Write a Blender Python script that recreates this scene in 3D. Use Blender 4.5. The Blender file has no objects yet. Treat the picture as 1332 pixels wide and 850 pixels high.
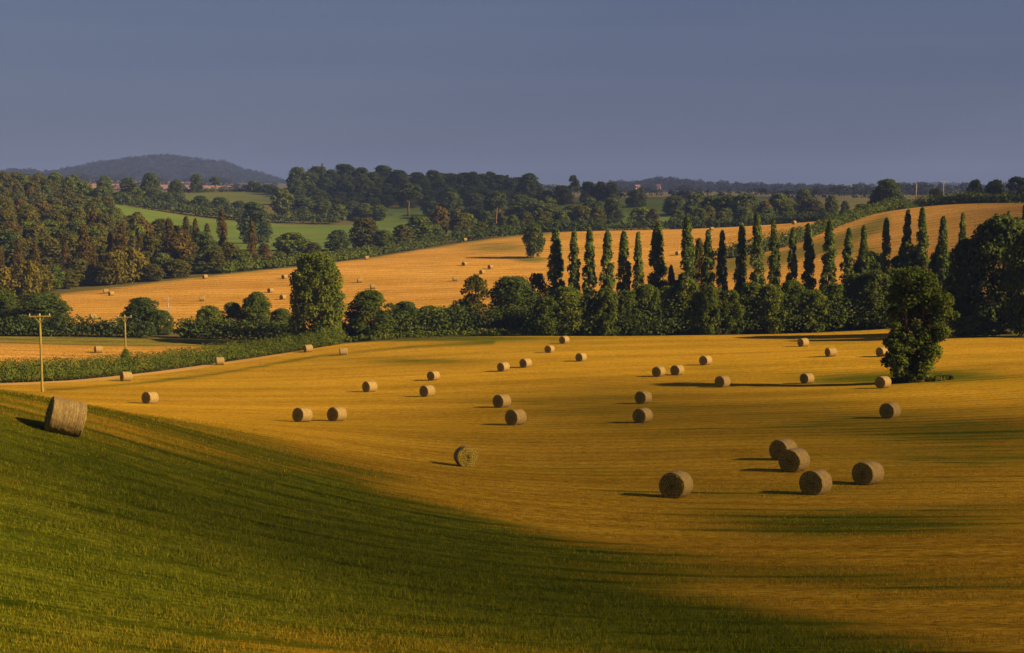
import bpy, bmesh, math, random
import numpy as np
from mathutils import Vector, Matrix

# ------------------------------------------------------------------ scene, camera, light
S = bpy.context.scene
C = S.collection
FPX = 1850.0            # focal length in pixels of a 1332 wide frame
HOR = 238.0             # eye level row
PITCH = math.atan((425 - HOR) / FPX)
cam = bpy.data.cameras.new('camera')
cam.sensor_width = 36.0
cam.lens = 36.0 * FPX / 1332.0
cam.clip_start = 0.1
cam.clip_end = 30000
camo = bpy.data.objects.new('camera', cam)
C.objects.link(camo)
camo.location = (0, 0, 0)
camo.rotation_euler = (math.pi / 2 - PITCH, 0, 0)
S.camera = camo

SUN_EL = math.radians(27.0)
SUN_DIR = Vector((math.cos(SUN_EL) * 0.943, -math.cos(SUN_EL) * 0.333, math.sin(SUN_EL)))   # towards the sun
DECK = (0.50, 0.63, 1.32)      # cloud deck, before the background strength
W = bpy.data.worlds.new('World')
S.world = W
W.use_nodes = True
nt = W.node_tree
nt.nodes.clear()
sky = nt.nodes.new('ShaderNodeTexSky')
sky.sky_type = 'NISHITA'
sky.sun_disc = False
sky.sun_elevation = SUN_EL
sky.sun_rotation = math.atan2(SUN_DIR.x, SUN_DIR.y)
sky.air_density = 1.0
sky.dust_density = 0.6
sky.ozone_density = 3.0
hsv = nt.nodes.new('ShaderNodeHueSaturation')
hsv.inputs['Saturation'].default_value = 0.80
hsv.inputs['Value'].default_value = 1.0
bg = nt.nodes.new('ShaderNodeBackground')
bg.inputs['Strength'].default_value = 0.05
wo = nt.nodes.new('ShaderNodeOutputWorld')
nt.links.new(sky.outputs[0], hsv.inputs['Color'])
# a thin even deck of grey blue evening cloud, with a faint paler streak low down
tc = nt.nodes.new('ShaderNodeTexCoord')
mp = nt.nodes.new('ShaderNodeMapping')
mp.inputs['Scale'].default_value = (1.2, 1.2, 26.0)
nz = nt.nodes.new('ShaderNodeTexNoise')
nz.inputs['Scale'].default_value = 1.6
nz.inputs['Detail'].default_value = 4
cr = nt.nodes.new('ShaderNodeValToRGB')
cr.color_ramp.elements[0].position = 0.3
cr.color_ramp.elements[0].color = (DECK[0] * 0.86, DECK[1] * 0.88, DECK[2] * 0.93, 1)
cr.color_ramp.elements[1].position = 0.7
cr.color_ramp.elements[1].color = (DECK[0] * 1.16, DECK[1] * 1.10, DECK[2] * 1.04, 1)
mxw = nt.nodes.new('ShaderNodeMix')
mxw.data_type = 'RGBA'
mxw.inputs[0].default_value = 0.88
nt.links.new(tc.outputs['Generated'], mp.inputs['Vector'])
nt.links.new(mp.outputs[0], nz.inputs['Vector'])
nt.links.new(nz.outputs['Fac'], cr.inputs['Fac'])
nt.links.new(hsv.outputs[0], mxw.inputs[6])
nt.links.new(cr.outputs[0], mxw.inputs[7])
nt.links.new(mxw.outputs[2], bg.inputs['Color'])
nt.links.new(bg.outputs[0], wo.inputs['Surface'])

sl = bpy.data.lights.new('sun', 'SUN')
sl.energy = 5.0
sl.angle = math.radians(0.9)
sl.color = (1.0, 0.67, 0.30)
so = bpy.data.objects.new('sun', sl)
C.objects.link(so)
so.rotation_euler = SUN_DIR.to_track_quat('Z', 'Y').to_euler()

S.view_settings.view_transform = 'Standard'
S.view_settings.look = 'None'
S.view_settings.exposure = 1.42
S.view_settings.gamma = 1.0
S.view_settings.use_curve_mapping = False
S.render.engine = 'CYCLES'
S.cycles.max_bounces = 6
S.cycles.diffuse_bounces = 3
S.cycles.transmission_bounces = 3
S.cycles.volume_bounces = 0
S.cycles.use_denoising = True

# ------------------------------------------------------------------ helpers
CT, ST = math.cos(PITCH), math.sin(PITCH)


def ray(px, py):
    """slope x/y and z/y of the sight line through a pixel of the photograph"""
    u = (px - 666.0) / FPX
    v = (425.0 - py) / FPX
    dy = CT + v * ST
    dz = -ST + v * CT
    return u / dy, dz / dy


def at(px, py, Y):
    a, b = ray(px, py)
    return (a * Y, Y, b * Y)


# ------------------------------------------------------------------ terrain: heights surveyed from the bales and field edges
PY = [  # pixel column, pixel row, distance
    (879, 648, 67), (605, 607, 86), (670, 553, 118), (837, 550, 116), (838, 525, 140), (653, 530, 138),
    (556, 516, 158), (564, 495, 186), (481, 510, 170), (392, 549, 122), (438, 548, 122), (195, 525, 146),
    (163, 497, 195), (285, 476, 228), (400, 459, 250), (447, 463, 240), (128, 460, 250), (655, 484, 196),
    (684, 478, 200), (715, 459, 226), (756, 470, 208), (734, 447, 248), (857, 490, 178), (881, 488, 180),
    (917, 475, 196), (940, 505, 160), (1045, 451, 224), (1081, 464, 198), (1050, 499, 168), (1149, 506, 148),
    (1159, 545, 114), (1130, 631, 75), (1062, 644, 70), (1033, 614, 80), (1020, 599, 85),
    (666, 850, 31), (1332, 850, 32), (0, 850, 27), (300, 850, 29), (666, 760, 43), (666, 700, 54), (1332, 700, 53), (1332, 600, 85),
    (1332, 520, 130), (82, 566, 53), (0, 507, 59), (190, 539, 66), (330, 556, 88), (0, 620, 43), (0, 700, 36), (250, 640, 52),
    (400, 600, 72), (700, 438, 262), (900, 437, 262), (1100, 433, 262), (1250, 440, 228), (1332, 442, 218),
    (560, 440, 262), (0, 440, 275), (0, 470, 232), (0, 499, 183), (240, 442, 280),
    (230, 420, 330), (100, 412, 350), (263, 392, 390), (140, 385, 420), (60, 384, 440), (280, 359, 480),
    (367, 390, 400), (485, 376, 420), (468, 368, 440), (370, 363, 460), (480, 336, 540), (600, 316, 600),
    (605, 346, 490), (638, 350, 480), (700, 303, 620), (592, 366, 440), (700, 400, 340), (640, 398, 350),
    (900, 298, 620), (882, 331, 500), (931, 332, 490), (1033, 291, 600), (1140, 281, 560), (1200, 269, 520),
    (1332, 265, 500), (1260, 265, 520), (1100, 340, 400), (1250, 300, 430), (1150, 370, 330), (1010, 390, 330),
    (1300, 340, 360), (300, 290, 850), (450, 296, 850), (300, 252, 1100), (300, 258, 1050), (400, 258, 1050),
    (300, 249, 1200), (600, 280, 900), (520, 282, 900), (850, 262, 900), (850, 268, 850), (730, 264, 950), (1000, 262, 900),
]
PZ = [  # pixel column, distance, height
    (200, 310, -31), (450, 300, -31.5), (700, 300, -31), (900, 300, -30), (1200, 290, -26), (1250, 640, -17),
    (1060, 700, -22), (900, 720, -24), (700, 720, -27), (0, 440, -35.5), (0, 800, -8), (100, 800, -11.5), (170, 780, -24),
    (0, 600, -22), (100, 600, -26), (50, 520, -31), (250, 560, -30), (200, 650, -29), (0, 950, -12), (300, 680, -30),
    (450, 640, -29), (540, 1100, -10), (540, 1000, -14), (640, 1050, -11), (700, 1050, -13), (1080, 850, -14),
    (0, 1500, -12), (350, 1500, -8), (666, 1500, -14), (1000, 1500, -14), (1332, 1500, -12), (666, 2300, -14),
    (-200, 500, -32), (-200, 800, -8), (1550, 500, -8), (1550, 900, -12), (1550, 1500, -12), (-250, 1500, -10),
]
XY = [  # x, y, height, beside the picture and behind it
    (0, 15, -6.6), (0, 0, -1.8), (30, 0, -3.0), (-30, 0, -2.0), (-16, 12, -5.0), (16, 14, -7.4), (0, -60, 3), (90, -40, -2), (-90, -40, 4),
    (60, 40, -12), (120, 60, -13), (200, 80, -13), (60, 130, -18.6), (110, 200, -22.5), (220, 250, -20), (-60, 60, -8), (-110, 160, -22), (-130, 280, -30),
    (-300, 300, -26), (300, 400, -6),
]
pts = [at(*p) for p in PY]
for px, Y, z in PZ:
    pts.append((ray(px, 300)[0] * Y, Y, z))
pts += XY
P = np.array(pts, dtype=float)
SC = 200.0
Pn = P[:, :2] / SC


def _U(r2):
    return 0.5 * r2 * np.log(np.maximum(r2, 1e-12))


def _solve(lam):
    n = len(P)
    d2 = ((Pn[:, None, :] - Pn[None, :, :]) ** 2).sum(-1)
    A = np.zeros((n + 3, n + 3))
    A[:n, :n] = _U(d2) + np.eye(n) * lam
    A[:n, n] = 1
    A[:n, n + 1:] = Pn
    A[n, :n] = 1
    A[n + 1:, :n] = Pn.T
    b = np.zeros(n + 3)
    b[:n] = P[:, 2]
    return np.linalg.solve(A, b)


TPS = _solve(0.0022)


def height(x, y):
    x = np.asarray(x, dtype=float)
    y = np.asarray(y, dtype=float)
    shp = np.broadcast(x, y).shape
    xf = np.broadcast_to(x, shp).ravel()
    yf = np.broadcast_to(y, shp).ravel()
    out = np.empty(xf.size)
    n = len(P)
    for i in range(0, xf.size, 20000):
        q = np.stack([xf[i:i + 20000], yf[i:i + 20000]], 1) / SC
        d2 = ((q[:, None, :] - Pn[None, :, :]) ** 2).sum(-1)
        out[i:i + 20000] = _U(d2) @ TPS[:n] + TPS[n] + q @ TPS[n + 1:]
    far = np.clip((np.hypot(xf, yf - 400) - 900) / 700.0, 0, 1)
    far = far * far * (3 - 2 * far)
    plain = -14 + 2.5 * np.sin(xf / 420.0 + 1.3) * np.sin(yf / 600.0)
    # the plain climbs slowly on the left, where pale fields show below the hill
    plain = plain + 20 * np.clip((yf - 1700) / 1300.0, 0, 1) * np.clip((-xf - 100) / 900.0, 0, 1)
    out = out * (1 - far) + plain * far
    return out.reshape(shp)


def hz(x, y):
    return float(height(np.array([x]), np.array([y]))[0])


def hit(px, py, y0=18.0, y1=1500.0):
    """where the sight line through a pixel first meets the ground"""
    a, b = ray(px, py)
    ys = np.geomspace(y0, y1, 900)
    zz = b * ys - height(a * ys, ys)
    k = np.argmax(zz < 0)
    if not (zz < 0).any():
        k = len(ys) - 1
    lo, hi = ys[max(k - 1, 0)], ys[k]
    f = zz[max(k - 1, 0)] / max(zz[max(k - 1, 0)] - zz[k], 1e-9)
    Y = lo + (hi - lo) * min(max(f, 0), 1)
    return a * Y, Y, hz(a * Y, Y)


def spot(px, Y):
    x = ray(px, 420)[0] * Y
    return x, Y, hz(x, Y)


def mesh_np(name, v, faces, mats, uv=None):
    """v: (n,3); faces: (m,3) or (m,4) int array"""
    me = bpy.data.meshes.new(name)
    v = np.ascontiguousarray(v, dtype=np.float32)
    f = np.ascontiguousarray(faces, dtype=np.int32)
    k = f.shape[1]
    me.vertices.add(len(v))
    me.vertices.foreach_set('co', v.ravel())
    me.loops.add(f.size)
    me.loops.foreach_set('vertex_index', f.ravel())
    me.polygons.add(len(f))
    me.polygons.foreach_set('loop_start', np.arange(0, f.size, k, dtype=np.int32))
    me.polygons.foreach_set('loop_total', np.full(len(f), k, dtype=np.int32))
    me.update(calc_edges=True)
    for m in (mats if isinstance(mats, (list, tuple)) else [mats]):
        me.materials.append(m)
    return me


def fattr(me, name, val):
    a = me.attributes.new(name, 'FLOAT', 'POINT')
    a.data.foreach_set('value', np.ascontiguousarray(val, dtype=np.float32).ravel())


def smooth(me):
    me.polygons.foreach_set('use_smooth', np.ones(len(me.polygons), dtype=bool))


def link(name, data, parent=None, **props):
    o = bpy.data.objects.new(name, data)
    C.objects.link(o)
    o.parent = parent
    for k, v in props.items():
        if v:
            o[k] = v
    return o


def copy_tree(src, loc, rot=None, scale=None, label=None, group=None):
    r = src.copy()
    C.objects.link(r)
    r.location = loc
    if rot is not None:
        r.rotation_euler = rot
    if scale is not None:
        r.scale = scale
    if label:
        r['label'] = label
    if group:
        r['group'] = group
    elif 'group' in r:
        del r['group']
    for ch in list(src.children):
        c = ch.copy()
        C.objects.link(c)
        c.parent = r
        for g in list(ch.children):
            d = g.copy()
            C.objects.link(d)
            d.parent = c
    return r


# ------------------------------------------------------------------ materials
class N:
    def __init__(self, name):
        self.m = bpy.data.materials.new(name)
        self.m.use_nodes = True
        self.t = self.m.node_tree
        self.t.nodes.clear()
        self.out = self.t.nodes.new('ShaderNodeOutputMaterial')

    def n(self, typ, **kw):
        x = self.t.nodes.new('ShaderNode' + typ)
        for k, v in kw.items():
            setattr(x, k, v)
        return x

    def l(self, a, b):
        self.t.links.new(a, b)

    def mapping(self, scale, coord='pos', rot=(0, 0, 0)):
        if coord == 'pos':
            src = self.n('NewGeometry').outputs['Position']
        else:
            src = self.n('TexCoord').outputs['Object']
        mp = self.n('Mapping')
        mp.inputs['Scale'].default_value = scale
        mp.inputs['Rotation'].default_value = rot
        self.l(src, mp.inputs['Vector'])
        return mp.outputs[0]

    def noise(self, vec, scale=1.0, detail=4, rough=0.55, dist=0.0):
        x = self.n('TexNoise')
        x.inputs['Scale'].default_value = scale
        x.inputs['Detail'].default_value = detail
        x.inputs['Roughness'].default_value = rough
        x.inputs['Distortion'].default_value = dist
        if vec is not None:
            self.l(vec, x.inputs['Vector'])
        return x.outputs['Fac']

    def ramp(self, fac, stops, interp='LINEAR'):
        r = self.n('ValToRGB')
        r.color_ramp.interpolation = interp
        e = r.color_ramp.elements
        while len(e) > 1:
            e.remove(e[-1])
        e[0].position = stops[0][0]
        e[0].color = (*stops[0][1], 1) if len(stops[0][1]) == 3 else stops[0][1]
        for p, c in stops[1:]:
            k = e.new(p)
            k.color = (*c, 1)
        self.l(fac, r.inputs['Fac'])
        return r.outputs['Color']

    def grey(self, fac, lo, hi, a=0.0, b=1.0):
        m = self.n('MapRange')
        m.inputs['From Min'].default_value = lo
        m.inputs['From Max'].default_value = hi
        m.inputs['To Min'].default_value = a
        m.inputs['To Max'].default_value = b
        self.l(fac, m.inputs['Value'])
        return m.outputs[0]

    def mix(self, fac, a, b, mode='MIX'):
        m = self.n('Mix', data_type='RGBA', blend_type=mode)
        for sock, v in ((m.inputs[0], fac), (m.inputs[6], a), (m.inputs[7], b)):
            if hasattr(v, 'is_output'):
                self.l(v, sock)
            elif isinstance(v, (int, float)):
                sock.default_value = v
            else:
                sock.default_value = (*v, 1)
        return m.outputs[2]

    def math(self, op, a, b=None, clamp=False):
        m = self.n('Math', operation=op, use_clamp=clamp)
        for sock, v in ((m.inputs[0], a), (m.inputs[1], b)):
            if v is None:
                continue
            if hasattr(v, 'is_output'):
                self.l(v, sock)
            else:
                sock.default_value = v
        return m.outputs[0]

    def attr(self, name):
        return self.n('Attribute', attribute_name=name).outputs['Fac']

    def bump(self, h, strength, dist):
        b = self.n('Bump')
        b.inputs['Strength'].default_value = strength
        b.inputs['Distance'].default_value = dist
        self.l(h, b.inputs['Height'])
        return b.outputs[0]

    def diffuse(self, col, normal=None, rough=0.9, spec=0.1):
        p = self.n('BsdfPrincipled')
        p.inputs['Roughness'].default_value = rough
        p.inputs['Specular IOR Level'].default_value = spec
        if hasattr(col, 'is_output'):
            self.l(col, p.inputs['Base Color'])
        else:
            p.inputs['Base Color'].default_value = (*col, 1)
        if normal is not None:
            self.l(normal, p.inputs['Normal'])
        self.l(p.outputs[0], self.out.inputs['Surface'])
        return self.m


def leaf_mat(name, dark, mid, light, nscale=0.45, trans=0.32):
    k = N(name)
    n1 = k.noise(k.mapping((1, 1, 1), 'obj'), nscale, 3)
    oi = k.n('ObjectInfo')
    f = k.math('ADD', k.grey(n1, 0.3, 0.7, 0, 0.75), k.grey(oi.outputs['Random'], 0, 1, -0.12, 0.3))
    col = k.ramp(f, [(0.0, dark), (0.5, mid), (1.0, light)])
    n2 = k.noise(k.mapping((1, 1, 1), 'obj'), 3.0, 2)
    col = k.mix(k.grey(n2, 0.35, 0.65, 0, 0.45), col, k.mix(0.5, col, (0.10, 0.085, 0.02)))
    d = k.n('BsdfDiffuse')
    t = k.n('BsdfTranslucent')
    k.l(col, d.inputs['Color'])
    k.l(k.mix(0.5, col, (0.10, 0.11, 0.015)), t.inputs['Color'])
    mx = k.n('MixShader')
    mx.inputs[0].default_value = trans
    k.l(d.outputs[0], mx.inputs[1])
    k.l(t.outputs[0], mx.inputs[2])
    k.l(mx.outputs[0], k.out.inputs['Surface'])
    return k.m


M = {}
M['oak'] = leaf_mat('oak_leaves', (0.033, 0.062, 0.012), (0.073, 0.115, 0.018), (0.155, 0.188, 0.027))
M['dark'] = leaf_mat('dark_leaves', (0.027, 0.055, 0.017), (0.054, 0.093, 0.025), (0.102, 0.142, 0.031))
M['olive'] = leaf_mat('olive_leaves', (0.042, 0.051, 0.011), (0.079, 0.086, 0.016), (0.127, 0.128, 0.021))
M['rust'] = leaf_mat('rust_leaves', (0.054, 0.045, 0.012), (0.092, 0.070, 0.017), (0.130, 0.098, 0.024))
M['yellow'] = leaf_mat('yellow_green_leaves', (0.078, 0.081, 0.009), (0.135, 0.124, 0.014), (0.213, 0.176, 0.023))
M['poplar'] = leaf_mat('poplar_leaves', (0.046, 0.088, 0.023), (0.098, 0.155, 0.037), (0.179, 0.228, 0.050))
M['hedge'] = leaf_mat('hedge_leaves', (0.040, 0.073, 0.013), (0.079, 0.125, 0.020), (0.150, 0.189, 0.029), 0.9)


def bark():
    k = N('bark')
    n = k.noise(k.mapping((6, 6, 1.2), 'obj'), 1.0, 4)
    return k.diffuse(k.ramp(n, [(0.3, (0.05, 0.032, 0.02)), (0.7, (0.16, 0.10, 0.06))]), k.bump(n, 0.6, 0.05))


M['bark'] = bark()


def stubble_mat(name, straw_a, straw_b, green_a, green_b, fine=1.0, far=False):
    k = N(name)
    streak = k.noise(k.mapping((0.045, 0.75 * fine, 0.0)), 1.0, 6, 0.68, 0.25)
    swath = k.noise(k.mapping((0.008, 0.11 * fine, 0.0)), 1.0, 4, 0.6, 0.2)
    mid = k.noise(k.mapping((0.30 * fine, 1.3 * fine, 0.0)), 1.0, 5, 0.7, 0.3)
    grain = k.noise(k.mapping((2.2, 8.0 * fine, 1)), 1.0, 5, 0.75)
    blot = k.noise(k.mapping((0.03, 0.06, 0.0)), 1.0, 4, 0.6)
    f = k.math('ADD', k.math('ADD', k.math('MULTIPLY', k.grey(streak, 0.38, 0.62), 0.36), k.math('MULTIPLY', k.grey(swath, 0.38, 0.62), 0.30)),
               k.math('MULTIPLY', k.grey(mid, 0.38, 0.62), 0.34))
    straw = k.ramp(f, [(0.15, straw_a), (0.5, tuple((p + q) / 2 for p, q in zip(straw_a, straw_b))), (0.85, straw_b)])
    straw = k.mix(k.grey(blot, 0.4, 0.7, 0, 0.55), straw, k.mix(1.0, straw, (0.80, 0.86, 0.55), 'MULTIPLY'))
    gr = k.grey(grain, 0.40, 0.60)
    straw = k.mix(gr, k.mix(1.0, straw, (0.45, 0.42, 0.30), 'MULTIPLY'), k.mix(1.0, straw, (1.25, 1.25, 1.3), 'MULTIPLY'))
    g = k.ramp(k.grey(mid, 0.38, 0.62), [(0.0, green_a), (1.0, green_b)])
    g = k.mix(gr, k.mix(1.0, g, (0.5, 0.55, 0.5), 'MULTIPLY'), k.mix(1.0, g, (1.2, 1.15, 1.0), 'MULTIPLY'))
    pos = k.n('SeparateXYZ')
    k.l(k.n('NewGeometry').outputs['Position'], pos.inputs[0])
    wx = k.math('MULTIPLY', k.math('SINE', k.math('DIVIDE', pos.outputs[0], 19.0)), 1.2)
    wy = k.math('MULTIPLY', k.math('SINE', k.math('ADD', k.math('DIVIDE', pos.outputs[0], 7.3), k.math('DIVIDE', pos.outputs[1], 11.0))), 0.45)
    ph = k.math('MULTIPLY', k.math('ADD', pos.outputs[1], k.math('ADD', wx, wy)), 2.75 if not far else 0.9)
    row = k.grey(k.math('SINE', ph), 0.25, 0.95)
    row = k.math('MULTIPLY', row, k.grey(streak, 0.40, 0.60, 0.25, 1.0))
    straw = k.mix(k.math('MULTIPLY', row, 0.45), straw, k.mix(1.0, straw, (0.42, 0.40, 0.30), 'MULTIPLY'))
    g = k.mix(k.math('MULTIPLY', row, 0.75), g, k.mix(1.0, g, (0.4, 0.42, 0.4), 'MULTIPLY'))
    # regrowth: surveyed share of grass, broken up by the rows and by tufts
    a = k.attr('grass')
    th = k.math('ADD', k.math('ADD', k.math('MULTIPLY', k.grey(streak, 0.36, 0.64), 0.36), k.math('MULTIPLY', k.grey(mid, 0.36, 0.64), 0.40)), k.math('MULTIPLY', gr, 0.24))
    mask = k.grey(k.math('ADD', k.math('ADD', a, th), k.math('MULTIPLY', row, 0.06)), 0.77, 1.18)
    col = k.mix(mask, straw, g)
    h = k.math('ADD', k.math('MULTIPLY', grain, 0.6), k.math('ADD', mid, streak))
    return k.diffuse(col, k.bump(h, 0.6, 0.22), 0.95, 0.0)


STRAW_A, STRAW_B = (0.255, 0.147, 0.011), (0.49, 0.312, 0.027)
M['stubble'] = stubble_mat('stubble_ground', STRAW_A, STRAW_B, (0.042, 0.062, 0.004), (0.108, 0.122, 0.009))
M['far_stubble'] = stubble_mat('far_stubble_ground', (0.34, 0.185, 0.034), (0.56, 0.335, 0.080), (0.11, 0.11, 0.02), (0.2, 0.17, 0.035), 0.4, True)


def rough_ground():
    k = N('rough_grass_ground')
    n = k.noise(k.mapping((0.02, 0.02, 0.02)), 1.0, 6)
    n2 = k.noise(k.mapping((0.9, 0.9, 0.9)), 1.0, 4)
    c = k.ramp(n, [(0.3, (0.040, 0.050, 0.012)), (0.7, (0.095, 0.090, 0.022))])
    c = k.mix(k.grey(n2, 0.3, 0.7, 0, 0.5), c, (0.13, 0.10, 0.03))
    return k.diffuse(c, k.bump(n2, 0.5, 0.2))


def pasture_mat(name, a, b):
    k = N(name)
    n = k.noise(k.mapping((0.03, 0.06, 0.03)), 1.0, 6)
    return k.diffuse(k.ramp(n, [(0.3, a), (0.7, b)]))


M['ground'] = rough_ground()
M['pasture'] = pasture_mat('pasture_grass', (0.060, 0.105, 0.012), (0.095, 0.145, 0.020))
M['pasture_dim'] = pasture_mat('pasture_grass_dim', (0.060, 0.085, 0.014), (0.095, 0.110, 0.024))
M['pink'] = pasture_mat('bare_stubble', (0.22, 0.13, 0.075), (0.30, 0.185, 0.11))
M['hill'] = pasture_mat('hill_heath_shaded', (0.006, 0.008, 0.008), (0.016, 0.015, 0.012))  # base colour darkened in place of cloud shade on the far hills
M['far_leaves'] = leaf_mat('far_leaves', (0.004, 0.007, 0.006), (0.008, 0.012, 0.009), (0.014, 0.017, 0.011), 0.05, 0.1)  # leaf colour darkened too, standing in for shade over the far woods

# ------------------------------------------------------------------ ground sheet
def axis(lims, near, far):
    out = [lims[0]]
    return np.array(out)


def ground_sheet():
    ys = np.concatenate([np.arange(-80, 20, 6), np.arange(20, 300, 4), np.arange(300, 1300, 12), np.arange(1300, 2600, 60), np.geomspace(2600, 12500, 26)])
    us = np.concatenate([np.linspace(-1, -0.5, 14)[:-1], np.linspace(-0.5, 0.5, 141), np.linspace(0.5, 1, 14)[1:]])
    wid = np.where(ys < 120, 200.0, 200 + (ys - 120) * 0.9)
    X = us[None, :] * wid[:, None] * 1.25
    Yg = np.repeat(ys[:, None], len(us), 1)
    Z = height(X, Yg)
    off = np.interp(ys, [0, 100, 300, 700, 3000], [0.10, 0.10, 0.16, 0.40, 0.8])
    Z = Z - off[:, None]
    v = np.stack([X.ravel(), Yg.ravel(), Z.ravel()], 1)
    r, c = len(ys), len(us)
    idx = np.arange(r * c).reshape(r, c)
    f = np.stack([idx[:-1, :-1], idx[:-1, 1:], idx[1:, 1:], idx[1:, :-1]], -1).reshape(-1, 4)
    me = mesh_np('ground', v, f, M['ground'])
    smooth(me)
    return link('ground', me, kind='structure')


ground_sheet()


def pxrow(x, y, z):
    """pixel of a point on the ground, used to lay the surveyed patches of regrowth on the field"""
    d = y * CT - z * ST
    return 666 + FPX * x / d, 425 - FPX * (y * ST + z * CT) / d


def sheet(name, mat, pxs, near, far, n, off=0.0, grass=None):
    """a field between two boundaries given as distance along columns of sight"""
    cols = np.array(pxs, dtype=float)
    a = np.array([ray(p, 420)[0] for p in cols])
    t = np.linspace(0, 1, n)[:, None]
    nn, ff = near(cols)[None, :], far(cols)[None, :]
    Yg = nn * (ff / nn) ** t
    X = a[None, :] * Yg
    Z = height(X, Yg) + off
    v = np.stack([X.ravel(), Yg.ravel(), Z.ravel()], 1)
    r, c = X.shape
    idx = np.arange(r * c).reshape(r, c)
    f = np.stack([idx[:-1, :-1], idx[:-1, 1:], idx[1:, 1:], idx[1:, :-1]], -1).reshape(-1, 4)
    me = mesh_np(name, v, f, mat)
    smooth(me)
    if grass is not None:
        fattr(me, 'grass', grass(X, Yg, Z))
    return link(name, me, kind='structure')


def lerp(xs, ys):
    return lambda p: np.interp(p, xs, ys)


def seg_dist(qx, qy, line):
    best = np.full(qx.shape, 1e9)
    for (x0, y0), (x1, y1) in zip(line[:-1], line[1:]):
        dx, dy = x1 - x0, y1 - y0
        t = np.clip(((qx - x0) * dx + (qy - y0) * dy) / (dx * dx + dy * dy), 0, 1)
        best = np.minimum(best, np.hypot(qx - x0 - t * dx, qy - y0 - t * dy))
    return best


HEDGE_PX = [-400, 0, 85, 198, 285, 360, 440]
HEDGE_Y = [158, 186, 197, 218, 236, 250, 263]
near_far_edge = lerp([-400, 0, 85, 198, 285, 360, 440, 700, 1150, 1250, 1332, 1800], [157, 184, 195, 216, 234, 249, 263, 265, 264, 232, 221, 190])


def blob(qx, qy, cx, cy, rx, ry):
    return np.exp(-(((qx - cx) / rx) ** 2 + ((qy - cy) / ry) ** 2))


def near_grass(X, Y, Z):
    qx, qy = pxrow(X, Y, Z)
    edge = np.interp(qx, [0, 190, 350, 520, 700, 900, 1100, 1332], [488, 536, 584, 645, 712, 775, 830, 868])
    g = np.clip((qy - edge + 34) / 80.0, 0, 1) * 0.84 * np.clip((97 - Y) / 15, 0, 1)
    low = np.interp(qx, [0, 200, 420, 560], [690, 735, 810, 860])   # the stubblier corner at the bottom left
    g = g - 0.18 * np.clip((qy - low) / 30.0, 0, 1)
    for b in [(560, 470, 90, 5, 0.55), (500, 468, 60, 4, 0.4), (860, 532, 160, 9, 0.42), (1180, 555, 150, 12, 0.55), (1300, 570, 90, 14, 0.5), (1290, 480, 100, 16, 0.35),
              (1110, 494, 75, 5, 0.9), (800, 555, 110, 9, 0.3), (720, 520, 120, 6, 0.3), (950, 480, 90, 8, 0.25), (690, 448, 60, 4, 0.5), (1070, 446, 60, 4, 0.35), (1210, 490, 60, 4, 0.9),  # starts with the dark green patch left of the field tree
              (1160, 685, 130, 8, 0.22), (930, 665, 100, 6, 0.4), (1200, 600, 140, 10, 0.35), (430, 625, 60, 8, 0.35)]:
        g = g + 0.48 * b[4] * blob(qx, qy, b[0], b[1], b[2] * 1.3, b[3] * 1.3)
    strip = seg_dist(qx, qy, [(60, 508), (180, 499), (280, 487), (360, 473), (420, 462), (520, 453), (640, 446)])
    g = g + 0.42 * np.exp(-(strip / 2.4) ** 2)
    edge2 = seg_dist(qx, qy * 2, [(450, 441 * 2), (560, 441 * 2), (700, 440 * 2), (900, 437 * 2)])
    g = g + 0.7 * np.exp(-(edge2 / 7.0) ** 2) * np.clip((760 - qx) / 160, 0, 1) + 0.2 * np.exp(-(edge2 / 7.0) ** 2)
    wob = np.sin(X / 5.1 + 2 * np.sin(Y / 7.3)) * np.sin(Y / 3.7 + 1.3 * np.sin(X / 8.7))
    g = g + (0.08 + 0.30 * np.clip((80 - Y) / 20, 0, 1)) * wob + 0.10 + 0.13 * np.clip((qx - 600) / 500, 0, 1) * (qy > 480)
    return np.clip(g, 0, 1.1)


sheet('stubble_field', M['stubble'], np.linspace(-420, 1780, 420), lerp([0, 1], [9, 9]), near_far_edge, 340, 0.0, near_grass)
sheet('stubble_field', M['far_stubble'], np.linspace(-300, 440, 80), lambda p: np.interp(p, HEDGE_PX, HEDGE_Y) + 2.0, lerp([-300, 0, 440], [262, 279, 284]), 60, 0.0,
      lambda X, Y, Z: 0.95 * np.clip((Y - 258) / 14, 0, 1))
M['track'] = pasture_mat('pale_track_straw', (0.26, 0.155, 0.040), (0.42, 0.27, 0.085))
sheet('track', M['track'], np.linspace(-200, 425, 120), lambda p: np.interp(p, HEDGE_PX, HEDGE_Y) - 2.3 - np.clip((425 - p) / 120, 0, 1) * (5.2 + 0.9 * np.sin(p / 17.0)), lambda p: np.interp(p, HEDGE_PX, HEDGE_Y) - 2.2, 8, 0.02)
FAR_PX = [40, 60, 140, 280, 370, 480, 600, 700, 900, 1060, 1140, 1200, 1332, 1750]
FAR_Y = [420, 440, 452, 482, 503, 540, 600, 620, 622, 602, 562, 524, 506, 480]


def far_grass(X, Y, Z):
    qx, qy = pxrow(X, Y, Z)
    g = 0.5 * np.exp(-((Y - np.interp(qx, FAR_PX, FAR_Y)) / 10.0) ** 2)
    g += 0.65 * blob(qx, qy, 650, 322, 60, 7) + 0.9 * blob(qx, qy, 690, 338, 26, 4) + 0.5 * blob(qx, qy, 690, 305, 60, 5)
    hb = seg_dist(qx, qy, [(940, 345), (1010, 338), (1080, 318), (1150, 290)])
    g += 0.75 * np.exp(-(hb / 12.0) ** 2)
    g += 0.5 * blob(qx, qy, 900, 360, 50, 14) + 0.6 * blob(qx, qy, 1130, 330, 40, 12)
    return np.clip(g, 0, 1)


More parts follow.
